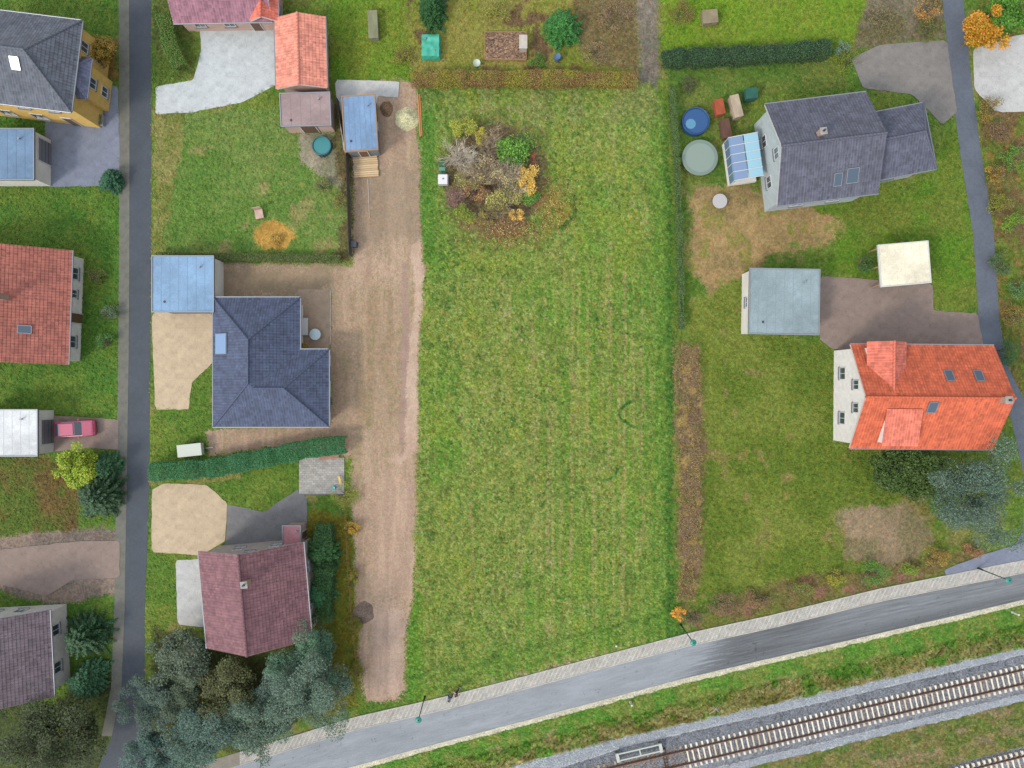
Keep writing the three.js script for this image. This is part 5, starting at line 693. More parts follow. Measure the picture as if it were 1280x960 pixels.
{ // white water tank and green slatted recliner at the thicket
  const p = at(554, 225, 0.6), t = thing('water_tank', 'white plastic water tank with dark filler cap beside the thicket', 'tank', new THREE.Vector3(p.x, 0, p.z), 0), wm = new THREE.MeshStandardMaterial({ color: A(240, 240, 244), roughness: 0.45 });
  part('tank_body', rbox(1.05, 0.86, 1.08, 0.09, 0, 0.55, 0), wm, t); part('pallet', merge([...[-0.4, 0, 0.4].map(x => box(0.12, 0.1, 1.04, x, 0.05, 0))]), MT.wood, t); const rim = part('filler_rim', cyl(0.11, 0.11, 0.05, 0.02, 1.0, -0.02, 16), wm, t); part('filler_cap', cyl(0.075, 0.07, 0.05, 0.02, 1.045, -0.02, 14), MT.dark, rim);
  const cage = new THREE.MeshStandardMaterial({ color: A(176, 180, 184), roughness: 0.4, metalness: 0.6 }), bars = []; for (const y of [0.3, 0.6, 0.85]) bars.push(box(1.1, 0.025, 0.025, 0, y, 0.56), box(1.1, 0.025, 0.025, 0, y, -0.56), box(0.025, 0.025, 1.1, 0.56, y, 0), box(0.025, 0.025, 1.1, -0.56, y, 0)); part('cage', merge(bars), cage, t);
  part('valve', cyl(0.06, 0.06, 0.16, 0, 0.2, 0.62, 12), MT.dark, t);
}
{ const p = at(552.5, 210.5, 0.4), t = thing('garden_recliner', 'green slatted garden recliner behind the white tank', 'garden chair', new THREE.Vector3(p.x, 0, p.z), 0), g1 = new THREE.MeshStandardMaterial({ color: A(58, 132, 112), roughness: 0.6 }), g2 = new THREE.MeshStandardMaterial({ color: A(96, 168, 150), roughness: 0.6 }), g3 = new THREE.MeshStandardMaterial({ color: A(30, 84, 70), roughness: 0.6 });
  const w = 0.66; for (const x of [-1, 1]) { part('side_rail', box(0.05, 0.06, 1.05, x * w / 2, 0.36, 0.25), g1, t); for (const z of [-0.25, 0.7]) part('leg', box(0.05, 0.34, 0.05, x * (w / 2 - 0.03), 0.17, z), g3, t); }
  for (let k = 0; k < 4; k++) part('seat_slat', box(w, 0.025, 0.085, 0, 0.4, -0.1 + k * 0.1), g2, t); for (let k = 0; k < 3; k++) part('foot_slat', box(w, 0.025, 0.04, 0, 0.4, 0.4 + k * 0.17), g1, t);
  const b = new THREE.Group(); b.name = 'backrest'; b.position.set(0, 0.4, -0.2); b.rotation.x = 0.75; t.add(b); for (let k = 0; k < 6; k++) part('back_slat', box(w, 0.025, 0.075, 0, 0, -0.1 - k * 0.1), k === 5 ? g2 : k % 2 ? g1 : g3, b); for (const x of [-1, 1]) part('back_rail', box(0.045, 0.05, 0.7, x * (w / 2 - 0.06), -0.035, -0.32), g3, b);
}
// people: body as one smooth surface from bones, clothes as shells over it
function blob(bones, res, lo, hi, grow = 0) {
  const mc = new MarchingCubes(res, new THREE.MeshBasicMaterial(), false, false, 60000), S = Math.max(hi[0] - lo[0], hi[1] - lo[1], hi[2] - lo[2]) / 2, c = lo.map((v, i) => (v + hi[i]) / 2), f = mc.field, n = res;
  for (let k = 0; k < n; k++) for (let j = 0; j < n; j++) for (let i = 0; i < n; i++) {
    const x = c[0] + (i - n / 2) / (n / 2) * S, y = c[1] + (j - n / 2) / (n / 2) * S, z = c[2] + (k - n / 2) / (n / 2) * S; let d = 1;
    for (const [a, b, ra, rb, sm = 0.03] of bones) { const bx = b[0] - a[0], by = b[1] - a[1], bz = b[2] - a[2], h = clamp(((x - a[0]) * bx + (y - a[1]) * by + (z - a[2]) * bz) / (bx * bx + by * by + bz * bz + 1e-9)), q = Math.hypot(x - a[0] - bx * h, y - a[1] - by * h, z - a[2] - bz * h) - mix(ra, rb, h) - grow; const e = Math.max(sm - Math.abs(d - q), 0) / sm; d = Math.min(d, q) - e * e * sm * 0.25; }
    f[i + j * n + k * n * n] = -d;
  }
  mc.isolation = 0; mc.update(); const cnt = mc.count, p = new Float32Array(cnt * 3); for (let i = 0; i < cnt; i++) for (let q = 0; q < 3; q++) p[i * 3 + q] = mc.positionArray[i * 3 + q] * S + c[q];
  let g = new THREE.BufferGeometry(); g.setAttribute('position', new THREE.BufferAttribute(p, 3)); g = mergeVertices(g, 1e-4); g.computeVertexNormals(); return g;
}
function person(label, px, py, turn, { top, sleeve, pants, hair, shoe, swing }) {
  const p = at(px, py), t = thing('person', label, 'person', new THREE.Vector3(p.x, 0.085, p.z), turn), M_ = c => new THREE.MeshStandardMaterial({ color: A(...c), roughness: 0.85 });
  const s = swing, hip = 0.92, sh = 1.42, L = {}; // facing +x
  for (const q of [-1, 1]) { const f = q * s; L[q] = { hip: [0, hip, q * 0.1], knee: [0.17 * f + 0.05, 0.5, q * 0.1], ank: [0.3 * f - 0.03, 0.09 + (f < 0 ? 0.05 : 0), q * 0.1], toe: [0.3 * f + 0.14, 0.045 + (f < 0 ? 0.005 : 0), q * 0.12], shd: [0, sh, q * 0.19], elb: [-0.14 * f - 0.02, 1.13, q * 0.25], wri: [-0.2 * f + 0.08, 0.92, q * 0.235] }; }
  const bones = [[[0, 0.98, 0], [0.01, 1.2, 0], 0.135, 0.125, 0.08], [[0.01, 1.2, 0], [0, 1.4, 0], 0.125, 0.13, 0.08], [[0, 1.38, -0.13], [0, 1.38, 0.13], 0.085, 0.085, 0.08], [[0, 1.44, 0], [0.015, 1.54, 0], 0.058, 0.054, 0.04]];
  const legs = [], arms = []; for (const q of [-1, 1]) { const l = L[q]; legs.push([l.hip, l.knee, 0.088, 0.058, 0.05], [l.knee, l.ank, 0.058, 0.04, 0.03]); arms.push([l.shd, l.elb, 0.056, 0.043, 0.04], [l.elb, l.wri, 0.042, 0.03, 0.02]); }
  const feet = [-1, 1].map(q => [L[q].ank, L[q].toe, 0.042, 0.034, 0.03]);
  const body = blob([...bones, ...legs, ...arms, ...feet], 84, [-0.6, 0, -0.6], [0.6, 1.66, 0.6]);
  const head = blob([[[0.0, 1.66, 0], [0.015, 1.7, 0], 0.082, 0.085, 0.05], [[0.03, 1.585, 0], [0.05, 1.6, 0], 0.05, 0.05, 0.05], [[0.1, 1.635, 0], [0.115, 1.615, 0], 0.012, 0.014, 0.02], [[0.01, 1.64, 0.085], [0.0, 1.66, 0.088], 0.014, 0.016, 0.012], [[0.01, 1.64, -0.085], [0.0, 1.66, -0.088], 0.014, 0.016, 0.012], [[0.0, 1.5, 0], [0.01, 1.58, 0], 0.05, 0.05, 0.04]], 56, [-0.16, 1.5, -0.16], [0.16, 1.82, 0.16]);
  const gs = [body, head]; for (const q of [-1, 1]) { const w = L[q].wri, o = [w[0] + 0.02, w[1] - 0.05, w[2]], fb = [[w, [o[0] + 0.005, o[1] - 0.04, o[2]], 0.026, 0.03, 0.02]]; for (let k = 0; k < 4; k++) { const x = o[0] - 0.026 + k * 0.019, y = o[1] - 0.06, len = [0.055, 0.07, 0.075, 0.065][k]; fb.push([[x, y, o[2]], [x + 0.006, y - len * 0.55, o[2] - q * 0.008], 0.009, 0.0085, 0.004], [[x + 0.006, y - len * 0.55, o[2] - q * 0.008], [x + 0.012, y - len, o[2] - q * 0.03], 0.0085, 0.0075, 0.004]); } fb.push([[o[0] + 0.03, o[1] - 0.01, o[2] - q * 0.01], [o[0] + 0.055, o[1] - 0.055, o[2] - q * 0.03], 0.011, 0.009, 0.006]); gs.push(blob(fb, 48, [o[0] - 0.11, o[1] - 0.17, o[2] - 0.11], [o[0] + 0.11, o[1] + 0.06, o[2] + 0.11])); }
  part('body', mergeGeometries(gs), M_([206, 160, 132]), t);
  part('jacket', blob(bones.slice(0, 3).concat([[[0, 0.9, 0], [0, 1.1, 0], 0.14, 0.13, 0.06]]), 64, [-0.35, 0.65, -0.35], [0.35, 1.55, 0.35], 0.028), M_(top), t);
  for (const q of [0, 1]) part('sleeve', blob(arms.slice(q * 2, q * 2 + 2), 48, q ? [-0.35, 0.8, 0] : [-0.35, 0.8, -0.45], q ? [0.35, 1.55, 0.45] : [0.35, 1.55, 0], 0.02), M_(sleeve), t);
  part('trousers', blob([...legs, [[0, 0.9, -0.06], [0, 0.98, 0.06], 0.13, 0.13, 0.06]], 72, [-0.5, 0.04, -0.5], [0.5, 1.14, 0.5], 0.016), M_(pants), t);
  for (const q of [-1, 1]) part('shoe', blob([[[L[q].ank[0] - 0.02, L[q].ank[1] - 0.03, L[q].ank[2]], L[q].toe, 0.045, 0.038, 0.03]], 32, [L[q].ank[0] - 0.12, -0.02, L[q].ank[2] - 0.14], [L[q].ank[0] + 0.26, 0.24, L[q].ank[2] + 0.14], 0.008), M_(shoe), t);
  part('hair', blob([[[-0.025, 1.69, 0], [-0.01, 1.71, 0], 0.088, 0.09, 0.03], [[-0.06, 1.62, 0], [-0.05, 1.66, 0], 0.06, 0.07, 0.03]], 40, [-0.18, 1.5, -0.16], [0.14, 1.84, 0.16], 0.004), M_(hair), t);
  for (const q of [-1, 1]) part('eye', new THREE.SphereGeometry(0.011, 8, 6).translate(0.092, 1.668, q * 0.032), M_([40, 36, 34]), t); part('mouth', box(0.012, 0.008, 0.04, 0.098, 1.592, 0), M_([158, 92, 82]), t);
  return t;
}
person('person in blue grey jacket walking on the pavement', 562.8, 867.5, 0.25, { top: [150, 168, 200], sleeve: [104, 120, 150], pants: [70, 74, 84], hair: [58, 62, 74], shoe: [206, 216, 220], swing: 1 });
person('person in maroon vest with pale pink sleeves walking on the pavement', 571.3, 861.5, 0.25, { top: [92, 60, 62], sleeve: [232, 206, 206], pants: [54, 64, 76], hair: [58, 44, 42], shoe: [190, 204, 216], swing: -1 });
{ // pink car
  const p = at(93, 536, 0.8), t = thing('car', 'pink red hatchback parked on the drive beside the white garage', 'car', new THREE.Vector3(p.x, 0.05, p.z), 3 * dg);
  const paint = new THREE.MeshPhysicalMaterial({ color: A(196, 62, 104), roughness: 0.35, clearcoat: 0.8, clearcoatRoughness: 0.1 });
  const sec = (pts, z0, z1, bev) => { const s = new THREE.Shape(); s.moveTo(...pts[0]); pts.slice(1).forEach(q => s.lineTo(...q)); const g = new THREE.ExtrudeGeometry(s, { depth: z1 - z0 - 2 * bev, bevelEnabled: true, bevelSize: bev, bevelThickness: bev, bevelSegments: 3 }); g.translate(0, 0, z0 + bev); return g; };
  part('body', sec([[-2.0, 0.28], [2.02, 0.28], [2.08, 0.55], [1.95, 0.74], [1.0, 0.92], [-1.85, 0.95], [-2.06, 0.8], [-2.08, 0.4]], -0.86, 0.86, 0.09), paint, t);
  part('cabin', sec([[-1.75, 0.9], [1.05, 0.88], [0.4, 1.38], [-1.3, 1.42], [-1.7, 1.2]], -0.7, 0.7, 0.08), MT.glass, t); part('roof', rbox(1.55, 0.07, 1.22, 0.03, -0.45, 1.49, 0), paint, t); part('bonnet', (() => { const g = rbox(0.95, 0.04, 1.4, 0.018, 0, 0, 0); g.rotateZ(-0.19); g.translate(1.45, 0.93, 0); return g; })(), paint, t);
  for (const s of [-1, 1]) { for (const x of [-1.25, 1.3]) { const w = new THREE.Group(); w.name = 'wheel'; w.position.set(x, 0.31, s * 0.82); t.add(w); part('tyre', new THREE.TorusGeometry(0.235, 0.085, 10, 22), MT.dark, w); part('rim', new THREE.CylinderGeometry(0.19, 0.19, 0.12, 16).rotateX(Math.PI / 2), MT.steel, w); } part('headlight', rbox(0.2, 0.13, 0.34, 0.04, 1.99, 0.66, s * 0.6), milk, t); part('tail_light', rbox(0.12, 0.22, 0.24, 0.04, -2.07, 0.72, s * 0.66), new THREE.MeshStandardMaterial({ color: A(150, 26, 26), roughness: 0.3 }), t); part('mirror', rbox(0.14, 0.12, 0.2, 0.04, 0.62, 0.98, s * 0.98), paint, t); part('door', box(1.05, 0.5, 0.012, -0.1, 0.62, s * 0.957), paint, t); }
  part('number_plate', box(0.02, 0.11, 0.5, 2.12, 0.45, 0), MT.white, t);
}
// garden things
{ const p = at(870, 151, 0.8), t = thing('round_pool', 'round blue garden pool beside the dark roofed house', 'pool', new THREE.Vector3(p.x, 0, p.z)), bm = new THREE.MeshStandardMaterial({ color: A(36, 82, 134), roughness: 0.5 });
  part('pool_wall', new THREE.LatheGeometry([[1.4, 0], [1.5, 0.1], [1.52, 0.8], [1.46, 0.88], [1.36, 0.8], [1.36, 0.05]].map(q => new THREE.Vector2(...q)), 40), bm, t); part('cover', cyl(1.37, 1.37, 0.03, 0, 0.7, 0, 40), new THREE.MeshPhysicalMaterial({ color: A(34, 88, 146), roughness: 0.25 }), t); part('water_patch', new THREE.CircleGeometry(0.55, 20).rotateX(-Math.PI / 2).translate(-0.55, 0.722, 0.3), new THREE.MeshPhysicalMaterial({ color: A(92, 156, 190), roughness: 0.1 }), t); }
{ const p = at(875, 197, 0.8), t = thing('trampoline', 'round grey green trampoline below the blue pool', 'trampoline', new THREE.Vector3(p.x, 0, p.z)); part('mat', cyl(1.62, 1.62, 0.02, 0, 0.8, 0, 40), new THREE.MeshStandardMaterial({ color: A(146, 166, 156), roughness: 0.8 }), t); part('pad', new THREE.RingGeometry(1.62, 1.95, 40).rotateX(-Math.PI / 2).translate(0, 0.83, 0), new THREE.MeshStandardMaterial({ color: A(128, 150, 138), roughness: 0.7, side: THREE.DoubleSide }), t); part('frame', new THREE.TorusGeometry(1.95, 0.03, 8, 44).rotateX(Math.PI / 2).translate(0, 0.8, 0), MT.steel, t); for (let k = 0; k < 6; k++) part('leg', cyl(0.025, 0.025, 0.8, Math.cos(k * 1.047) * 1.93, 0.4, Math.sin(k * 1.047) * 1.93, 8), MT.steel, t); }
{ const p = at(402, 182, 0.5), t = thing('round_pool', 'small round turquoise pool beside the low felt roofed shed', 'pool', new THREE.Vector3(p.x, 0, p.z)); part('pool_wall', new THREE.LatheGeometry([[1.0, 0], [1.08, 0.1], [1.08, 0.5], [1.0, 0.56], [0.94, 0.5], [0.94, 0.05]].map(q => new THREE.Vector2(...q)), 32), new THREE.MeshStandardMaterial({ color: A(52, 116, 124), roughness: 0.5 }), t); part('cover', cyl(0.95, 0.95, 0.03, 0, 0.42, 0, 32), new THREE.MeshPhysicalMaterial({ color: A(58, 146, 150), roughness: 0.3 }), t); part('ladder', merge([box(0.04, 0.9, 0.04, 0.2, 0.45, 1.15), box(0.04, 0.9, 0.04, -0.2, 0.45, 1.15), box(0.4, 0.04, 0.12, 0, 0.25, 1.15), box(0.4, 0.04, 0.12, 0, 0.55, 1.15)]), MT.dark, t); }
{ const p = at(538, 57, 0.7), t = thing('tarpaulin_stack', 'turquoise tarpaulin over a stack above the autumn hedge', 'tarpaulin', new THREE.Vector3(p.x, 0, p.z)), g = new THREE.BoxGeometry(1.9, 0.8, 2.4, 14, 4, 16), q = g.attributes.position; for (let i = 0; i < q.count; i++) { const x = q.getX(i), y = q.getY(i), z = q.getZ(i); const s = 1 + (0.4 - y) * 0.12; q.setXYZ(i, x * s + (vn(z * 3, y * 4) - 0.5) * 0.1, y + 0.4 + (y > 0.3 ? (vn(x * 2.4, z * 2.4) - 0.5) * 0.26 : 0), z * s + (vn(x * 3 + 9, y * 4) - 0.5) * 0.1); } g.computeVertexNormals(); part('tarpaulin', g, new THREE.MeshStandardMaterial({ color: A(70, 188, 160), roughness: 0.5 }), t); part('stone_weight', new THREE.DodecahedronGeometry(0.12).translate(0.5, 0.86, 0.6), concrete([150, 148, 142]), t); part('stone_weight', new THREE.DodecahedronGeometry(0.13).translate(-0.5, 0.86, -0.7), concrete([150, 148, 142]), t); }
{ const p = at(632, 57, 0.3), t = thing('raised_bed', 'brown soil bed framed with boards above the autumn hedge', 'garden bed', new THREE.Vector3(p.x, 0, p.z)); for (const [w, d, x, z] of [[4.6, 0.06, 0, 1.5], [4.6, 0.06, 0, -1.5], [0.06, 2.94, 2.27, 0], [0.06, 2.94, -2.27, 0]]) part('board', box(w, 0.35, d, x, 0.175, z), MT.wood, t); const g = new THREE.PlaneGeometry(4.46, 2.92, 30, 20).rotateX(-Math.PI / 2), q = g.attributes.position; for (let i = 0; i < q.count; i++) q.setY(i, 0.26 + vn(q.getX(i) * 3, q.getZ(i) * 3) * 0.12); g.computeVertexNormals(); part('soil', g, gravel([132, 108, 88], 0.04), t); }
{ const p = at(654, 54, 0.9), t = thing('garden_cabinet', 'pale upright garden cabinet at the end of the soil bed', 'cabinet', new THREE.Vector3(p.x, 0, p.z)); part('cabinet_body', rbox(0.8, 1.2, 1.4, 0.03, 0, 0.62, 0), plaster([196, 188, 176]), t); part('lid', rbox(0.9, 0.06, 1.5, 0.02, 0, 1.25, 0), plaster([206, 200, 190]), t); part('handle', box(0.03, 0.03, 0.2, 0.42, 0.8, 0), MT.steel, t); }
{ const p = at(697, 71, 0.7), t = thing('rain_barrel', 'blue rain barrel below the bright green conifer', 'barrel', new THREE.Vector3(p.x, 0, p.z)); part('barrel', new THREE.LatheGeometry([[0, 0], [0.3, 0], [0.38, 0.4], [0.36, 0.85], [0.33, 0.9], [0.31, 0.86], [0.3, 0.8], [0, 0.8]].map(v => new THREE.Vector2(...v)), 24), new THREE.MeshStandardMaterial({ color: A(86, 122, 168), roughness: 0.5 }), t); part('hoop', new THREE.TorusGeometry(0.375, 0.012, 6, 24).rotateX(Math.PI / 2).translate(0, 0.5, 0), MT.dark, t); }
{ const p = at(596, 79, 0.6), t = thing('garden_fire_bowl', 'small round pale bowl on a stand above the autumn hedge', 'bowl', new THREE.Vector3(p.x, 0, p.z)); part('bowl', new THREE.LatheGeometry([[0, 0.5], [0.2, 0.53], [0.4, 0.7], [0.42, 0.7], [0.3, 0.55], [0.1, 0.45]].map(v => new THREE.Vector2(...v)), 24), new THREE.MeshStandardMaterial({ color: A(196, 214, 196), roughness: 0.5, side: THREE.DoubleSide }), t); part('stand', cyl(0.22, 0.08, 0.48, 0, 0.24, 0, 14), MT.zinc, t); }
{ // round soil heap on the lot, sand heaps and timber
  const heap = (name, label, px, py, r, h, mat, ex = 1) => { const g = new THREE.CircleGeometry(1, 48, 0, 6.2832).toNonIndexed(), b = new GB(), n = 30, m = 14; for (let k = 0; k <= m; k++) for (let j = 0; j <= n; j++) { const a = j / n * 6.2832, q = k / m, rr = r * q * (1 + (vn(Math.cos(a) * 2 + 5, Math.sin(a) * 2 + px) - 0.5) * 0.3), x = Math.cos(a) * rr * ex, z = Math.sin(a) * rr; b.v(x, h * (1 - q * q) ** 1.3 * (0.8 + 0.4 * vn(x * 3 + px, z * 3)) + 0.012 - (q > 0.99 ? 0.03 : 0), z, 0, 1, 0, 1, 1, 1, x, z); } for (let k = 0; k < m; k++) for (let j = 0; j < n; j++) { const a = k * (n + 1) + j; b.tri(a, a + 1, a + n + 1); b.tri(a + 1, a + n + 2, a + n + 1); } const geo = b.build(false); geo.computeVertexNormals(); const o = solo(name, geo, mat, label, 'heap'); const p = at(px, py); o.position.set(p.x, 0.0, p.z); };
  heap('soil_heap', 'dark round heap of soil on the sandy lot near the road', 455, 765, 1.2, 0.3, gravel([134, 118, 106], 0.03)); heap('sand_heap', 'yellow sand heap beside the orange timber boards', 509, 149, 1.35, 0.6, gravel([236, 204, 160], 0.006)); heap('soil_heap', 'brown soil heap between the blue roofed shed and sand', 483, 136, 0.9, 0.5, gravel([136, 110, 84], 0.03), 0.8);
}
{ const p = at(457, 207, 0.2), t = thing('plank_deck', 'pale wooden plank deck below the blue roofed shed', 'deck', new THREE.Vector3(p.x, 0, p.z), 3 * dg); const pm = [concrete([226, 200, 160]), concrete([214, 186, 148]), concrete([232, 208, 172])]; for (let k = 0; k < 11; k++) part('plank', box(2.7, 0.04, 0.2, RR(-0.04, 0.04), 0.2, -1.15 + k * 0.23), pm[k % 3], t); for (const x of [-1.1, 0, 1.1]) part('joist', box(0.08, 0.16, 2.5, x, 0.09, 0), MT.wood, t); part('bucket', new THREE.LatheGeometry([[0, 0], [0.13, 0], [0.16, 0.3], [0.145, 0.3], [0.12, 0.03]].map(v => new THREE.Vector2(...v)), 18).translate(-1.2, 0.225, 0.2), MT.white, t); }
{ const om = [concrete([216, 150, 104]), concrete([200, 134, 90])]; for (const [x0, y0, x1, y1, l] of [[522, 117, 525.5, 171, 'long orange timber board lying at the meadow edge'], [524.5, 118, 527.5, 170, 'second orange timber board beside the first one']]) { const a = at(x0, y0), b = at(x1, y1), L = a.distanceTo(b), m = solo('timber_board', rbox(0.14, 0.06, L, 0.01), om[l[0] === 'l' ? 0 : 1], l, 'board'); m.position.set((a.x + b.x) / 2, 0.055, (a.z + b.z) / 2); m.rotation.y = Math.atan2(b.x - a.x, b.z - a.z); } }
{ const a = at(460, 224), b = at(462, 272), m = solo('plastic_pipe', new THREE.CylinderGeometry(0.035, 0.035, a.distanceTo(b), 8).rotateX(Math.PI / 2), new THREE.MeshStandardMaterial({ color: A(214, 206, 198), roughness: 0.5 }), 'thin pale plastic pipe lying on the sandy lot', 'pipe'); m.position.set((a.x + b.x) / 2, 0.045, (a.z + b.z) / 2); m.rotation.y = Math.atan2(b.x - a.x, b.z - a.z); }
function fence(label, line, h, col, gap = 2.2, boards = 0) {
  const P = line.map(([x, y]) => at(x, y)), t = thing('fence', label, 'fence', new THREE.Vector3(P[0].x, 0, P[0].z)), m = concrete(col);
  for (let s = 0; s < P.length - 1; s++) { const a = P[s], b = P[s + 1], L = Math.hypot(b.x - a.x, b.z - a.z), n = Math.max(1, Math.round(L / gap)), an = -Math.atan2(b.z - a.z, b.x - a.x);
    for (let k = 0; k < n; k++) { const x0 = mix(a.x, b.x, k / n) - P[0].x, z0 = mix(a.z, b.z, k / n) - P[0].z, xm = mix(a.x, b.x, (k + 0.5) / n) - P[0].x, zm = mix(a.z, b.z, (k + 0.5) / n) - P[0].z; part('post', box(0.09, h + 0.08, 0.09, 0, (h + 0.08) / 2, 0), m, t, [x0, 0, z0]).rotation.y = an; for (let q = 0; q < Math.max(2, boards); q++) { const bd = part('rail', box(L / n - 0.1, boards ? h / boards - 0.03 : 0.08, 0.03), m, t, [xm, boards ? (q + 0.5) * h / boards + 0.03 : h * (q ? 0.9 : 0.35), zm]); bd.rotation.y = an; } } }
}
fence('dark board fence between garden lawn and sandy lot', [[424, 128], [436, 196], [438, 260], [440, 322]], 1.5, [84, 82, 78], 2.2, 5);
fence('low brown rail fence along the yellow shrubs and lot', [[433, 622], [436, 700], [443, 790], [452, 868]], 0.9, [150, 118, 74], 2.4);
{ const P = [[411.5, 363], [411.5, 437]]; const a = at(...P[0]), b = at(...P[1]), L = a.distanceTo(b), t = thing('patio_edging', 'pale kerb edging of the bungalow patio', 'edging', new THREE.Vector3(a.x + 0.15, 0, a.z)); for (let k = 0; k < Math.floor(L); k++) part('edging_stone', rbox(0.08, 0.14, 0.97, 0.01, 0, 0.07, k + 0.5), concrete([204, 194, 182]), t); }
{ const p = at(394, 418, 0.7), t = thing('garden_table', 'round pale blue table on the bungalow patio', 'table', new THREE.Vector3(p.x, 0.02, p.z)); part('tabletop', cyl(0.62, 0.62, 0.04, 0, 0.72, 0, 28), new THREE.MeshStandardMaterial({ color: A(188, 212, 222), roughness: 0.2 }), t); part('leg', cyl(0.05, 0.05, 0.7, 0, 0.35, 0, 12), MT.steel, t); part('base', cyl(0.3, 0.28, 0.03, 0, 0.02, 0, 20), MT.steel, t);
  const q = at(381, 408, 0.6), u = thing('garden_bench', 'white bench against the bungalow wall on the patio', 'bench', new THREE.Vector3(q.x, 0.02, q.z)); part('seat', rbox(0.6, 0.08, 1.9, 0.02, 0, 0.43, 0), MT.white, u); part('backrest', rbox(0.08, 0.5, 1.9, 0.02, -0.3, 0.72, 0), MT.white, u); for (const x of [-0.24, 0.24]) for (const z of [-0.85, 0.85]) part('leg', box(0.06, 0.4, 0.06, x, 0.2, z), MT.white, u);
  const r = at(381, 432, 0.5), v = thing('plant_pot', 'orange planter box beside the white patio bench', 'planter', new THREE.Vector3(r.x, 0.02, r.z)); part('pot', new THREE.CylinderGeometry(0.36, 0.28, 0.5, 4, 1).rotateY(Math.PI / 4).translate(0, 0.25, 0), concrete([214, 158, 92]), v); const f = new GB(); for (let k = 0; k < 160; k++) f.rleaf(RR(-0.25, 0.25), RR(0.48, 0.75), RR(-0.25, 0.25), 0.14, 0.08, lc([[196, 146, 64], [120, 130, 50]]), 0.4); part('foliage', f.build(), leafMat, v); }
{ // paved square beside the hedge: single slabs
  const t = thing('paved_square', 'square of small grey slabs at the end of the clipped hedge', 'paving', null, 0); t.userData.kind = 'structure'; const x0 = gx(374), x1 = gx(430.5), z0 = gz(572), z1 = gz(619), g = new GB(); unmask(rectPoly(374, 572, 431, 620));
  part('paving_bed', box(x1 - x0, 0.03, z1 - z0, (x0 + x1) / 2, 0.03, (z0 + z1) / 2), concrete([120, 118, 116]), t);
  for (let z = z0, r = 0; z < z1 - 0.2; z += 0.25, r++) for (let x = x0 - (r & 1 ? 0.2 : 0); x < x1 - 0.1; x += 0.4) { const a = Math.max(x0, x) + 0.008, b = Math.min(x1, x + 0.4) - 0.008, v = RR(0.86, 1.12), y = 0.06 + RR(-0.003, 0.003), c = [v, v, v]; if (b - a < 0.05) continue; g.face([[a, y, z + 0.008], [a, y, z + 0.242], [b, y, z + 0.242], [b, y, z + 0.008]], null, c); g.face([[a, y, z + 0.242], [a, 0.03, z + 0.242], [b, 0.03, z + 0.242], [b, y, z + 0.242]], null, c); g.face([[b, y, z + 0.242], [b, 0.03, z + 0.242], [b, 0.03, z + 0.008], [b, y, z + 0.008]], null, c); g.face([[a, y, z + 0.008], [a, 0.03, z + 0.008], [a, 0.03, z + 0.242], [a, y, z + 0.242]], null, c); }
  const pm = concrete([182, 182, 180]); pm.vertexColors = true; part('slabs', g.build(), pm, t).userData.kind = 'stuff';
  const p = at(411, 571, 0.5), u = thing('garden_bench', 'reddish wooden bench between slabs and clipped hedge', 'bench', new THREE.Vector3(p.x, 0.07, p.z), 6 * dg), wm = concrete([190, 140, 124]); for (let k = 0; k < 4; k++) part('seat_slat', box(2.2, 0.03, 0.11, 0, 0.45, -0.18 + k * 0.125), wm, u); for (let k = 0; k < 3; k++) part('back_slat', box(2.2, 0.11, 0.03, 0, 0.58 + k * 0.14, -0.27), wm, u); for (const x of [-0.95, 0.95]) { part('leg', box(0.06, 0.44, 0.06, x, 0.22, 0.16), MT.dark, u); part('leg', box(0.06, 0.92, 0.06, x, 0.46, -0.31), MT.dark, u); }
  const b = at(417, 610, 0.3), w = thing('watering_can', 'turquoise watering can on the grey slabs', 'watering can', new THREE.Vector3(b.x, 0.065, b.z)), cm = new THREE.MeshStandardMaterial({ color: A(104, 196, 184), roughness: 0.4 }); part('can', new THREE.LatheGeometry([[0, 0], [0.2, 0], [0.22, 0.3], [0.16, 0.34], [0.15, 0.3], [0, 0.28]].map(v => new THREE.Vector2(...v)), 20), cm, w); part('spout', new THREE.CylinderGeometry(0.02, 0.035, 0.4, 10).rotateZ(-0.9).translate(0.34, 0.2, 0), cm, w); part('handle', new THREE.TorusGeometry(0.14, 0.015, 8, 16, 3.4).rotateZ(1.4).translate(-0.16, 0.22, 0), cm, w);
  const y = at(425, 600, 0.3), yy = thing('garden_stool', 'pale yellow stool on the grey slabs', 'stool', new THREE.Vector3(y.x, 0.065, y.z), 0.3), ym = concrete([232, 206, 130]); part('seat', rbox(0.26, 0.04, 0.9, 0.015, 0, 0.36, 0), ym, yy); for (const x of [-0.1, 0.1]) for (const z of [-0.38, 0.38]) part('leg', box(0.04, 0.34, 0.04, x, 0.17, z), ym, yy);
}
{ const p = at(437.5, 306, 0.5), t = thing('waste_bin', 'dark wheeled bin at the corner of the garden fence', 'bin', new THREE.Vector3(p.x + 0.5, 0, p.z)); part('bin_body', new THREE.CylinderGeometry(0.42, 0.34, 0.9, 4).rotateY(Math.PI / 4).translate(0, 0.52, 0), MT.dark, t); part('lid', rbox(0.66, 0.07, 0.7, 0.03, 0, 1.0, 0), new THREE.MeshStandardMaterial({ color: A(58, 66, 78), roughness: 0.5 }), t); for (const s of [-1, 1]) part('wheel', new THREE.CylinderGeometry(0.1, 0.1, 0.05, 14).rotateZ(Math.PI / 2).translate(s * 0.28, 0.1, -0.24), MT.dark, t); }
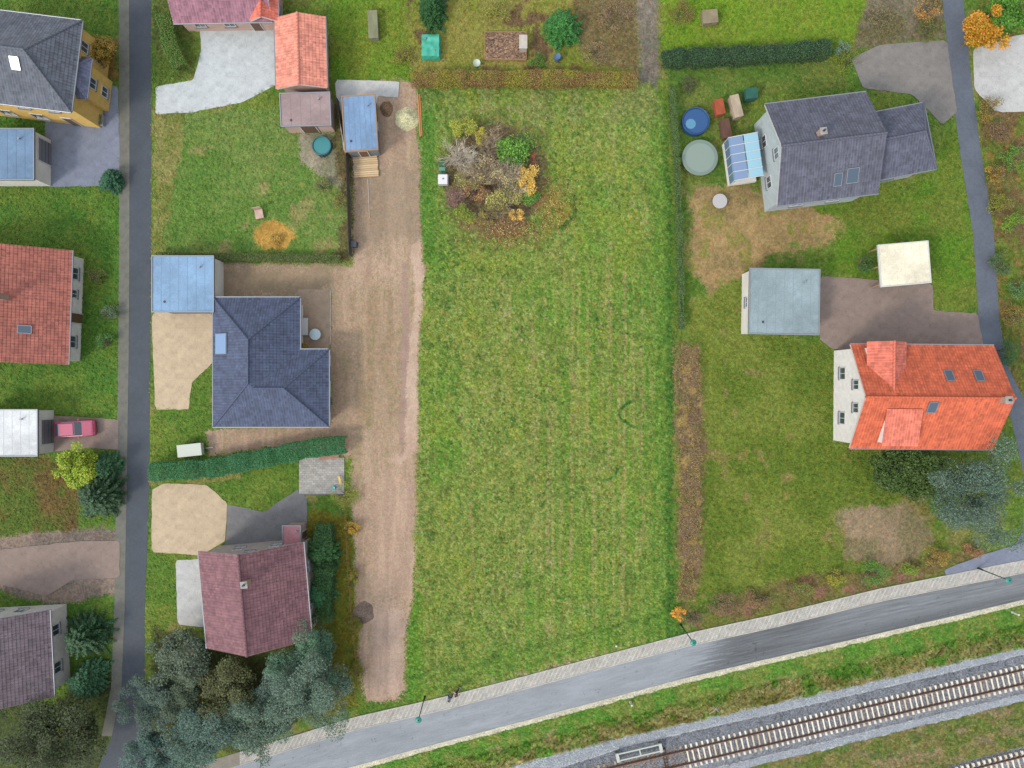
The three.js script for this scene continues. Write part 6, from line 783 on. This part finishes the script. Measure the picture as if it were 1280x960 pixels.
{ const p = at(323, 265, 0.5), t = thing('garden_chair', 'pale pink garden chair on the lawn', 'chair', new THREE.Vector3(p.x, 0, p.z), 0.2), m = concrete([214, 186, 176]); part('seat', rbox(0.9, 0.05, 1.0, 0.02, 0, 0.42, 0.2), m, t); part('backrest', rbox(0.9, 0.8, 0.05, 0.02, 0, 0.8, -0.36), m, t); for (const x of [-0.4, 0.4]) for (const z of [-0.28, 0.6]) part('leg', box(0.05, 0.42, 0.05, x, 0.21, z), m, t); }
for (const [x, y, l, s] of [[770, 807, 'low white marker stone in the grass beside the pavement', 0.45], [789, 880, 'white marker post on the green railway verge', 0.9], [1270, 767, 'white marker post on the verge opposite the lane mouth', 1.0]]) { const p = at(x, y, s * 0.6), t = thing('marker_post', l, 'marker post', new THREE.Vector3(p.x, 0, p.z), 0.2); part('post', rbox(0.16, s, 0.14, 0.02, 0, s / 2, 0), MT.white, t); part('cap', rbox(0.2, 0.06, 0.18, 0.02, 0, s + 0.03, 0), MT.white, t); if (s > 0.5) part('foot', rbox(0.3, 0.12, 0.26, 0.02, 0, 0.06, 0), concrete([196, 192, 184]), t); }
{ const p = at(893, 886, 0.1), t = thing('branch_pile', 'pale cut branches on the dry grass beside the gravel', 'branches', new THREE.Vector3(p.x, 0, p.z)); for (let k = 0; k < 7; k++) { const g = new GB(), a = RR(-1, 1), L = RR(0.5, 1.2), y = 0.1 + k * 0.03, x = RR(-0.4, 0.4), z = RR(-0.25, 0.25); g.tube([[x - Math.cos(a) * L / 2, y, z - Math.sin(a) * L / 2], [x, y + 0.05, z + 0.05], [x + Math.cos(a) * L / 2, y, z + Math.sin(a) * L / 2]], 0.035, 0.015, 6, bc([206, 190, 182])); part('branch', g.build(), barkMat, t); } }
{ const p = at(118, 122, 0.4), t = thing('planter', 'grey planter with low green plant on the blue grey yard', 'planter', new THREE.Vector3(at(125, 152).x, 0.03, at(125, 152).z)); part('pot', rbox(1.2, 0.45, 1.2, 0.05, 0, 0.225, 0), concrete([150, 152, 156]), t); const f = new GB(); for (let k = 0; k < 300; k++) f.rleaf(RR(-0.5, 0.5), RR(0.43, 0.7), RR(-0.5, 0.5), 0.16, 0.09, lc([[104, 122, 104], [92, 112, 86]]), 0.4); part('foliage', f.build(), leafMat, t); }
{ const p = at(240, 562, 0.5), t = thing('garden_trailer', 'small white covered trailer above the clipped hedge', 'trailer', new THREE.Vector3(p.x, 0, p.z), 6 * dg), bm = new THREE.MeshStandardMaterial({ color: A(206, 216, 204), roughness: 0.5 }); part('trailer_body', rbox(2.6, 0.7, 1.3, 0.05, 0, 0.75, 0), bm, t); part('cover', rbox(2.66, 0.1, 1.36, 0.04, 0, 1.13, 0), bm, t); part('drawbar', box(1.1, 0.07, 0.09, 1.8, 0.45, 0), MT.steel, t); for (const s of [-1, 1]) part('wheel', new THREE.CylinderGeometry(0.28, 0.28, 0.16, 20).rotateX(Math.PI / 2).translate(0, 0.28, s * 0.72), MT.dark, t); part('jockey_wheel', new THREE.CylinderGeometry(0.1, 0.1, 0.06, 14).rotateX(Math.PI / 2).translate(2.2, 0.1, 0), MT.dark, t); part('prop_stand', box(0.05, 0.34, 0.05, 2.2, 0.34, 0), MT.steel, t); }
{ const p = at(899, 252, 0.5), t = thing('parasol_table', 'pale round garden table on the tan bare patch', 'table', new THREE.Vector3(p.x, 0, p.z)); part('tabletop', cyl(0.8, 0.8, 0.05, 0, 0.72, 0, 28), new THREE.MeshStandardMaterial({ color: A(196, 196, 198), roughness: 0.5 }), t); for (let k = 0; k < 4; k++) part('leg', box(0.05, 0.7, 0.05, Math.cos(k * 1.57) * 0.5, 0.35, Math.sin(k * 1.57) * 0.5), MT.steel, t); }
{ const mk = (l, px, py, w, d, h, col, rot = 0, nm = 'storage_box') => { const p = at(px, py, h), t = thing(nm, l, 'box', new THREE.Vector3(p.x, 0, p.z), rot), m = concrete(col); part('box_body', rbox(w, h - 0.08, d, 0.03, 0, (h - 0.08) / 2, 0), m, t); const lid = part('lid', rbox(w + 0.08, 0.07, d + 0.08, 0.02, 0, h - 0.04, 0), m, t); part('handle', box(0.25, 0.03, 0.03, 0, h - 0.12, d / 2 + 0.05), MT.steel, t); };
  mk('rust red storage box beside the blue pool', 900, 133, 0.9, 1.6, 1.1, [172, 86, 56], 0.2); mk('brown timber storage box below the rust red one', 908, 160, 0.9, 2.0, 1.0, [104, 74, 62], 0.2); mk('pale beige storage box beside the dark house', 921, 132, 0.9, 2.4, 1.2, [190, 176, 156], 0.25); mk('dark teal storage box at the dark house corner', 940, 116, 1.2, 1.1, 1.2, [40, 104, 94], 0.1); mk('grey wooden box on the lawn above the dark hedge', 888, 20, 1.6, 1.4, 0.9, [150, 140, 116], 0.1); mk('grey metal box beside the pale shrub garden', 466, 30, 1.0, 3.0, 0.8, [140, 144, 116], 0.05); }

// ---------------------------------------------------------------- grass blades and fallen leaves (nobody could count these)
{
  const blade = (n, h, w, spread) => { const g = new GB(); for (let k = 0; k < n; k++) { const a = k / n * 6.283 + R(), r = R() * spread * 0.5, x = Math.cos(a) * r, z = Math.sin(a) * r, lx = Math.cos(a) * spread * RR(0.4, 1), lz = Math.sin(a) * spread * RR(0.4, 1), hh = h * RR(0.6, 1.1), px = -Math.sin(a) * w / 2, pz = Math.cos(a) * w / 2, s = g.v(x - px, 0, z - pz, 0, 1, 0); g.v(x + px, 0, z + pz, 0, 1, 0); g.v(x + lx * 0.5 + px * 0.8, hh * 0.7, z + lz * 0.5 + pz * 0.8, Math.cos(a) * 0.4, 0.9, Math.sin(a) * 0.4); g.v(x + lx, hh, z + lz, Math.cos(a) * 0.4, 0.9, Math.sin(a) * 0.4); g.tri(s, s + 1, s + 2); g.tri(s, s + 2, s + 3); } return g.build(false); };
  const gm = new THREE.MeshStandardMaterial({ side: THREE.DoubleSide, roughness: 0.9 });
  const short = blade(7, 0.06, 0.045, 0.13), tall = blade(9, 0.38, 0.035, 0.22);
  const sets = { meadow: [], lawn: [], verge: [], tall: [] };
  const sow = (key, N, x0, y0, x1, y1, want, test) => { let k = 0, tries = 0; while (k < N && tries++ < N * 6) { const x = RR(x0, x1), y = RR(y0, y1); const i = Math.round((x - GX0) / GS), j = Math.round((y - GY0) / GS); if (i < 0 || j < 0 || i >= GW || j >= GH || gmask[j * GW + i] !== want || !test(x, y)) continue; sets[key].push(x, y, (j * GW + i) * 4); k++; } };
  const isRail = (x, y) => y > lerpLine(sandBot, x);
  sow('meadow', 36000, 500, 95, 870, 890, 1, (x, y) => inPoly(meadowPoly, x, y)); sow('lawn', 60000, -70, -50, 1350, 900, 1, (x, y) => !inPoly(meadowPoly, x, y) && !isRail(x, y));
  sow('verge', 20000, 380, 740, 1350, 1010, 1, isRail); sow('tall', 9000, 380, 740, 1350, 1010, 2, isRail);
  const lab = { meadow: 'short mown grass blades of the long meadow', lawn: 'short grass blades of the garden lawns', verge: 'green grass blades on the railway verges', tall: 'tall dry grass stalks beside the pale gravel' };
  const m4 = new THREE.Matrix4(), q = new THREE.Quaternion(), ax = new THREE.Vector3(0, 1, 0), c = new THREE.Color();
  for (const key in sets) { const S = sets[key], N = S.length / 3, im = new THREE.InstancedMesh(key === 'tall' ? tall : short, gm, N);
    for (let k = 0; k < N; k++) { const x = S[k * 3], y = S[k * 3 + 1], o = S[k * 3 + 2], s = RR(0.6, 1.35); q.setFromAxisAngle(ax, R() * 6.283); m4.compose(new THREE.Vector3(gx(x), 0.012, gz(y)), q, new THREE.Vector3(s, s * RR(0.7, 1.3), s)); im.setMatrixAt(k, m4);
      const b = (key === 'tall' ? 1.75 : GRASSK) * RR(0.78, 1.22) / K, h = RR(-0.1, 0.1); c.setRGB(lin(gcol[o]) * b * (1 + h), lin(gcol[o + 1]) * b, lin(gcol[o + 2]) * b * (1 - h)); im.setColorAt(k, c); }
    im.name = numbered('grass'); im.castShadow = im.receiveShadow = true; scene.add(im); info(im, lab[key], 'grass', null, 'stuff'); }
  // fallen leaves round the thicket and scattered over the meadow
  const lg = new GB(); lg.leaf(-0.06, 0.01, 0, 1, 0.1, 0, 0, 0.2, 0.98, 0.12, 0.09, [1, 1, 1]); const N = 2600, im = new THREE.InstancedMesh(lg.build(false), gm, N), e = new THREE.Euler(), pal = [[226, 178, 106], [206, 140, 70], [180, 120, 70], [236, 210, 150], [150, 100, 64], [240, 224, 190]];
  for (let k = 0; k < N; k++) { let x, y, u = R(); const g2 = () => (R() + R() + R() - 1.5) / 1.5; if (u < 0.3) { x = 692 + g2() * 42; y = 256 + g2() * 52; } else if (u < 0.66) { x = 636 + g2() * 80; y = 290 + g2() * 34; } else if (u < 0.93) { x = 615 + g2() * 90; y = 225 + g2() * 95; } else { x = RR(530, 835); y = RR(115, 800); }
    e.set(RR(-0.4, 0.4), R() * 6.283, RR(-0.4, 0.4)); q.setFromEuler(e); const s = RR(0.55, 1.2); m4.compose(new THREE.Vector3(gx(x), 0.075, gz(y)), q, new THREE.Vector3(s, s, s)); im.setMatrixAt(k, m4); c.copy(A(...pal[Math.floor(R() * (u > 0.93 ? 6 : 5))])); im.setColorAt(k, c); }
  im.name = 'fallen_leaves'; im.castShadow = im.receiveShadow = true; scene.add(im); info(im, 'yellow and brown fallen leaves round the thicket', 'leaves', null, 'stuff');
}
renderer.render(scene, camera);
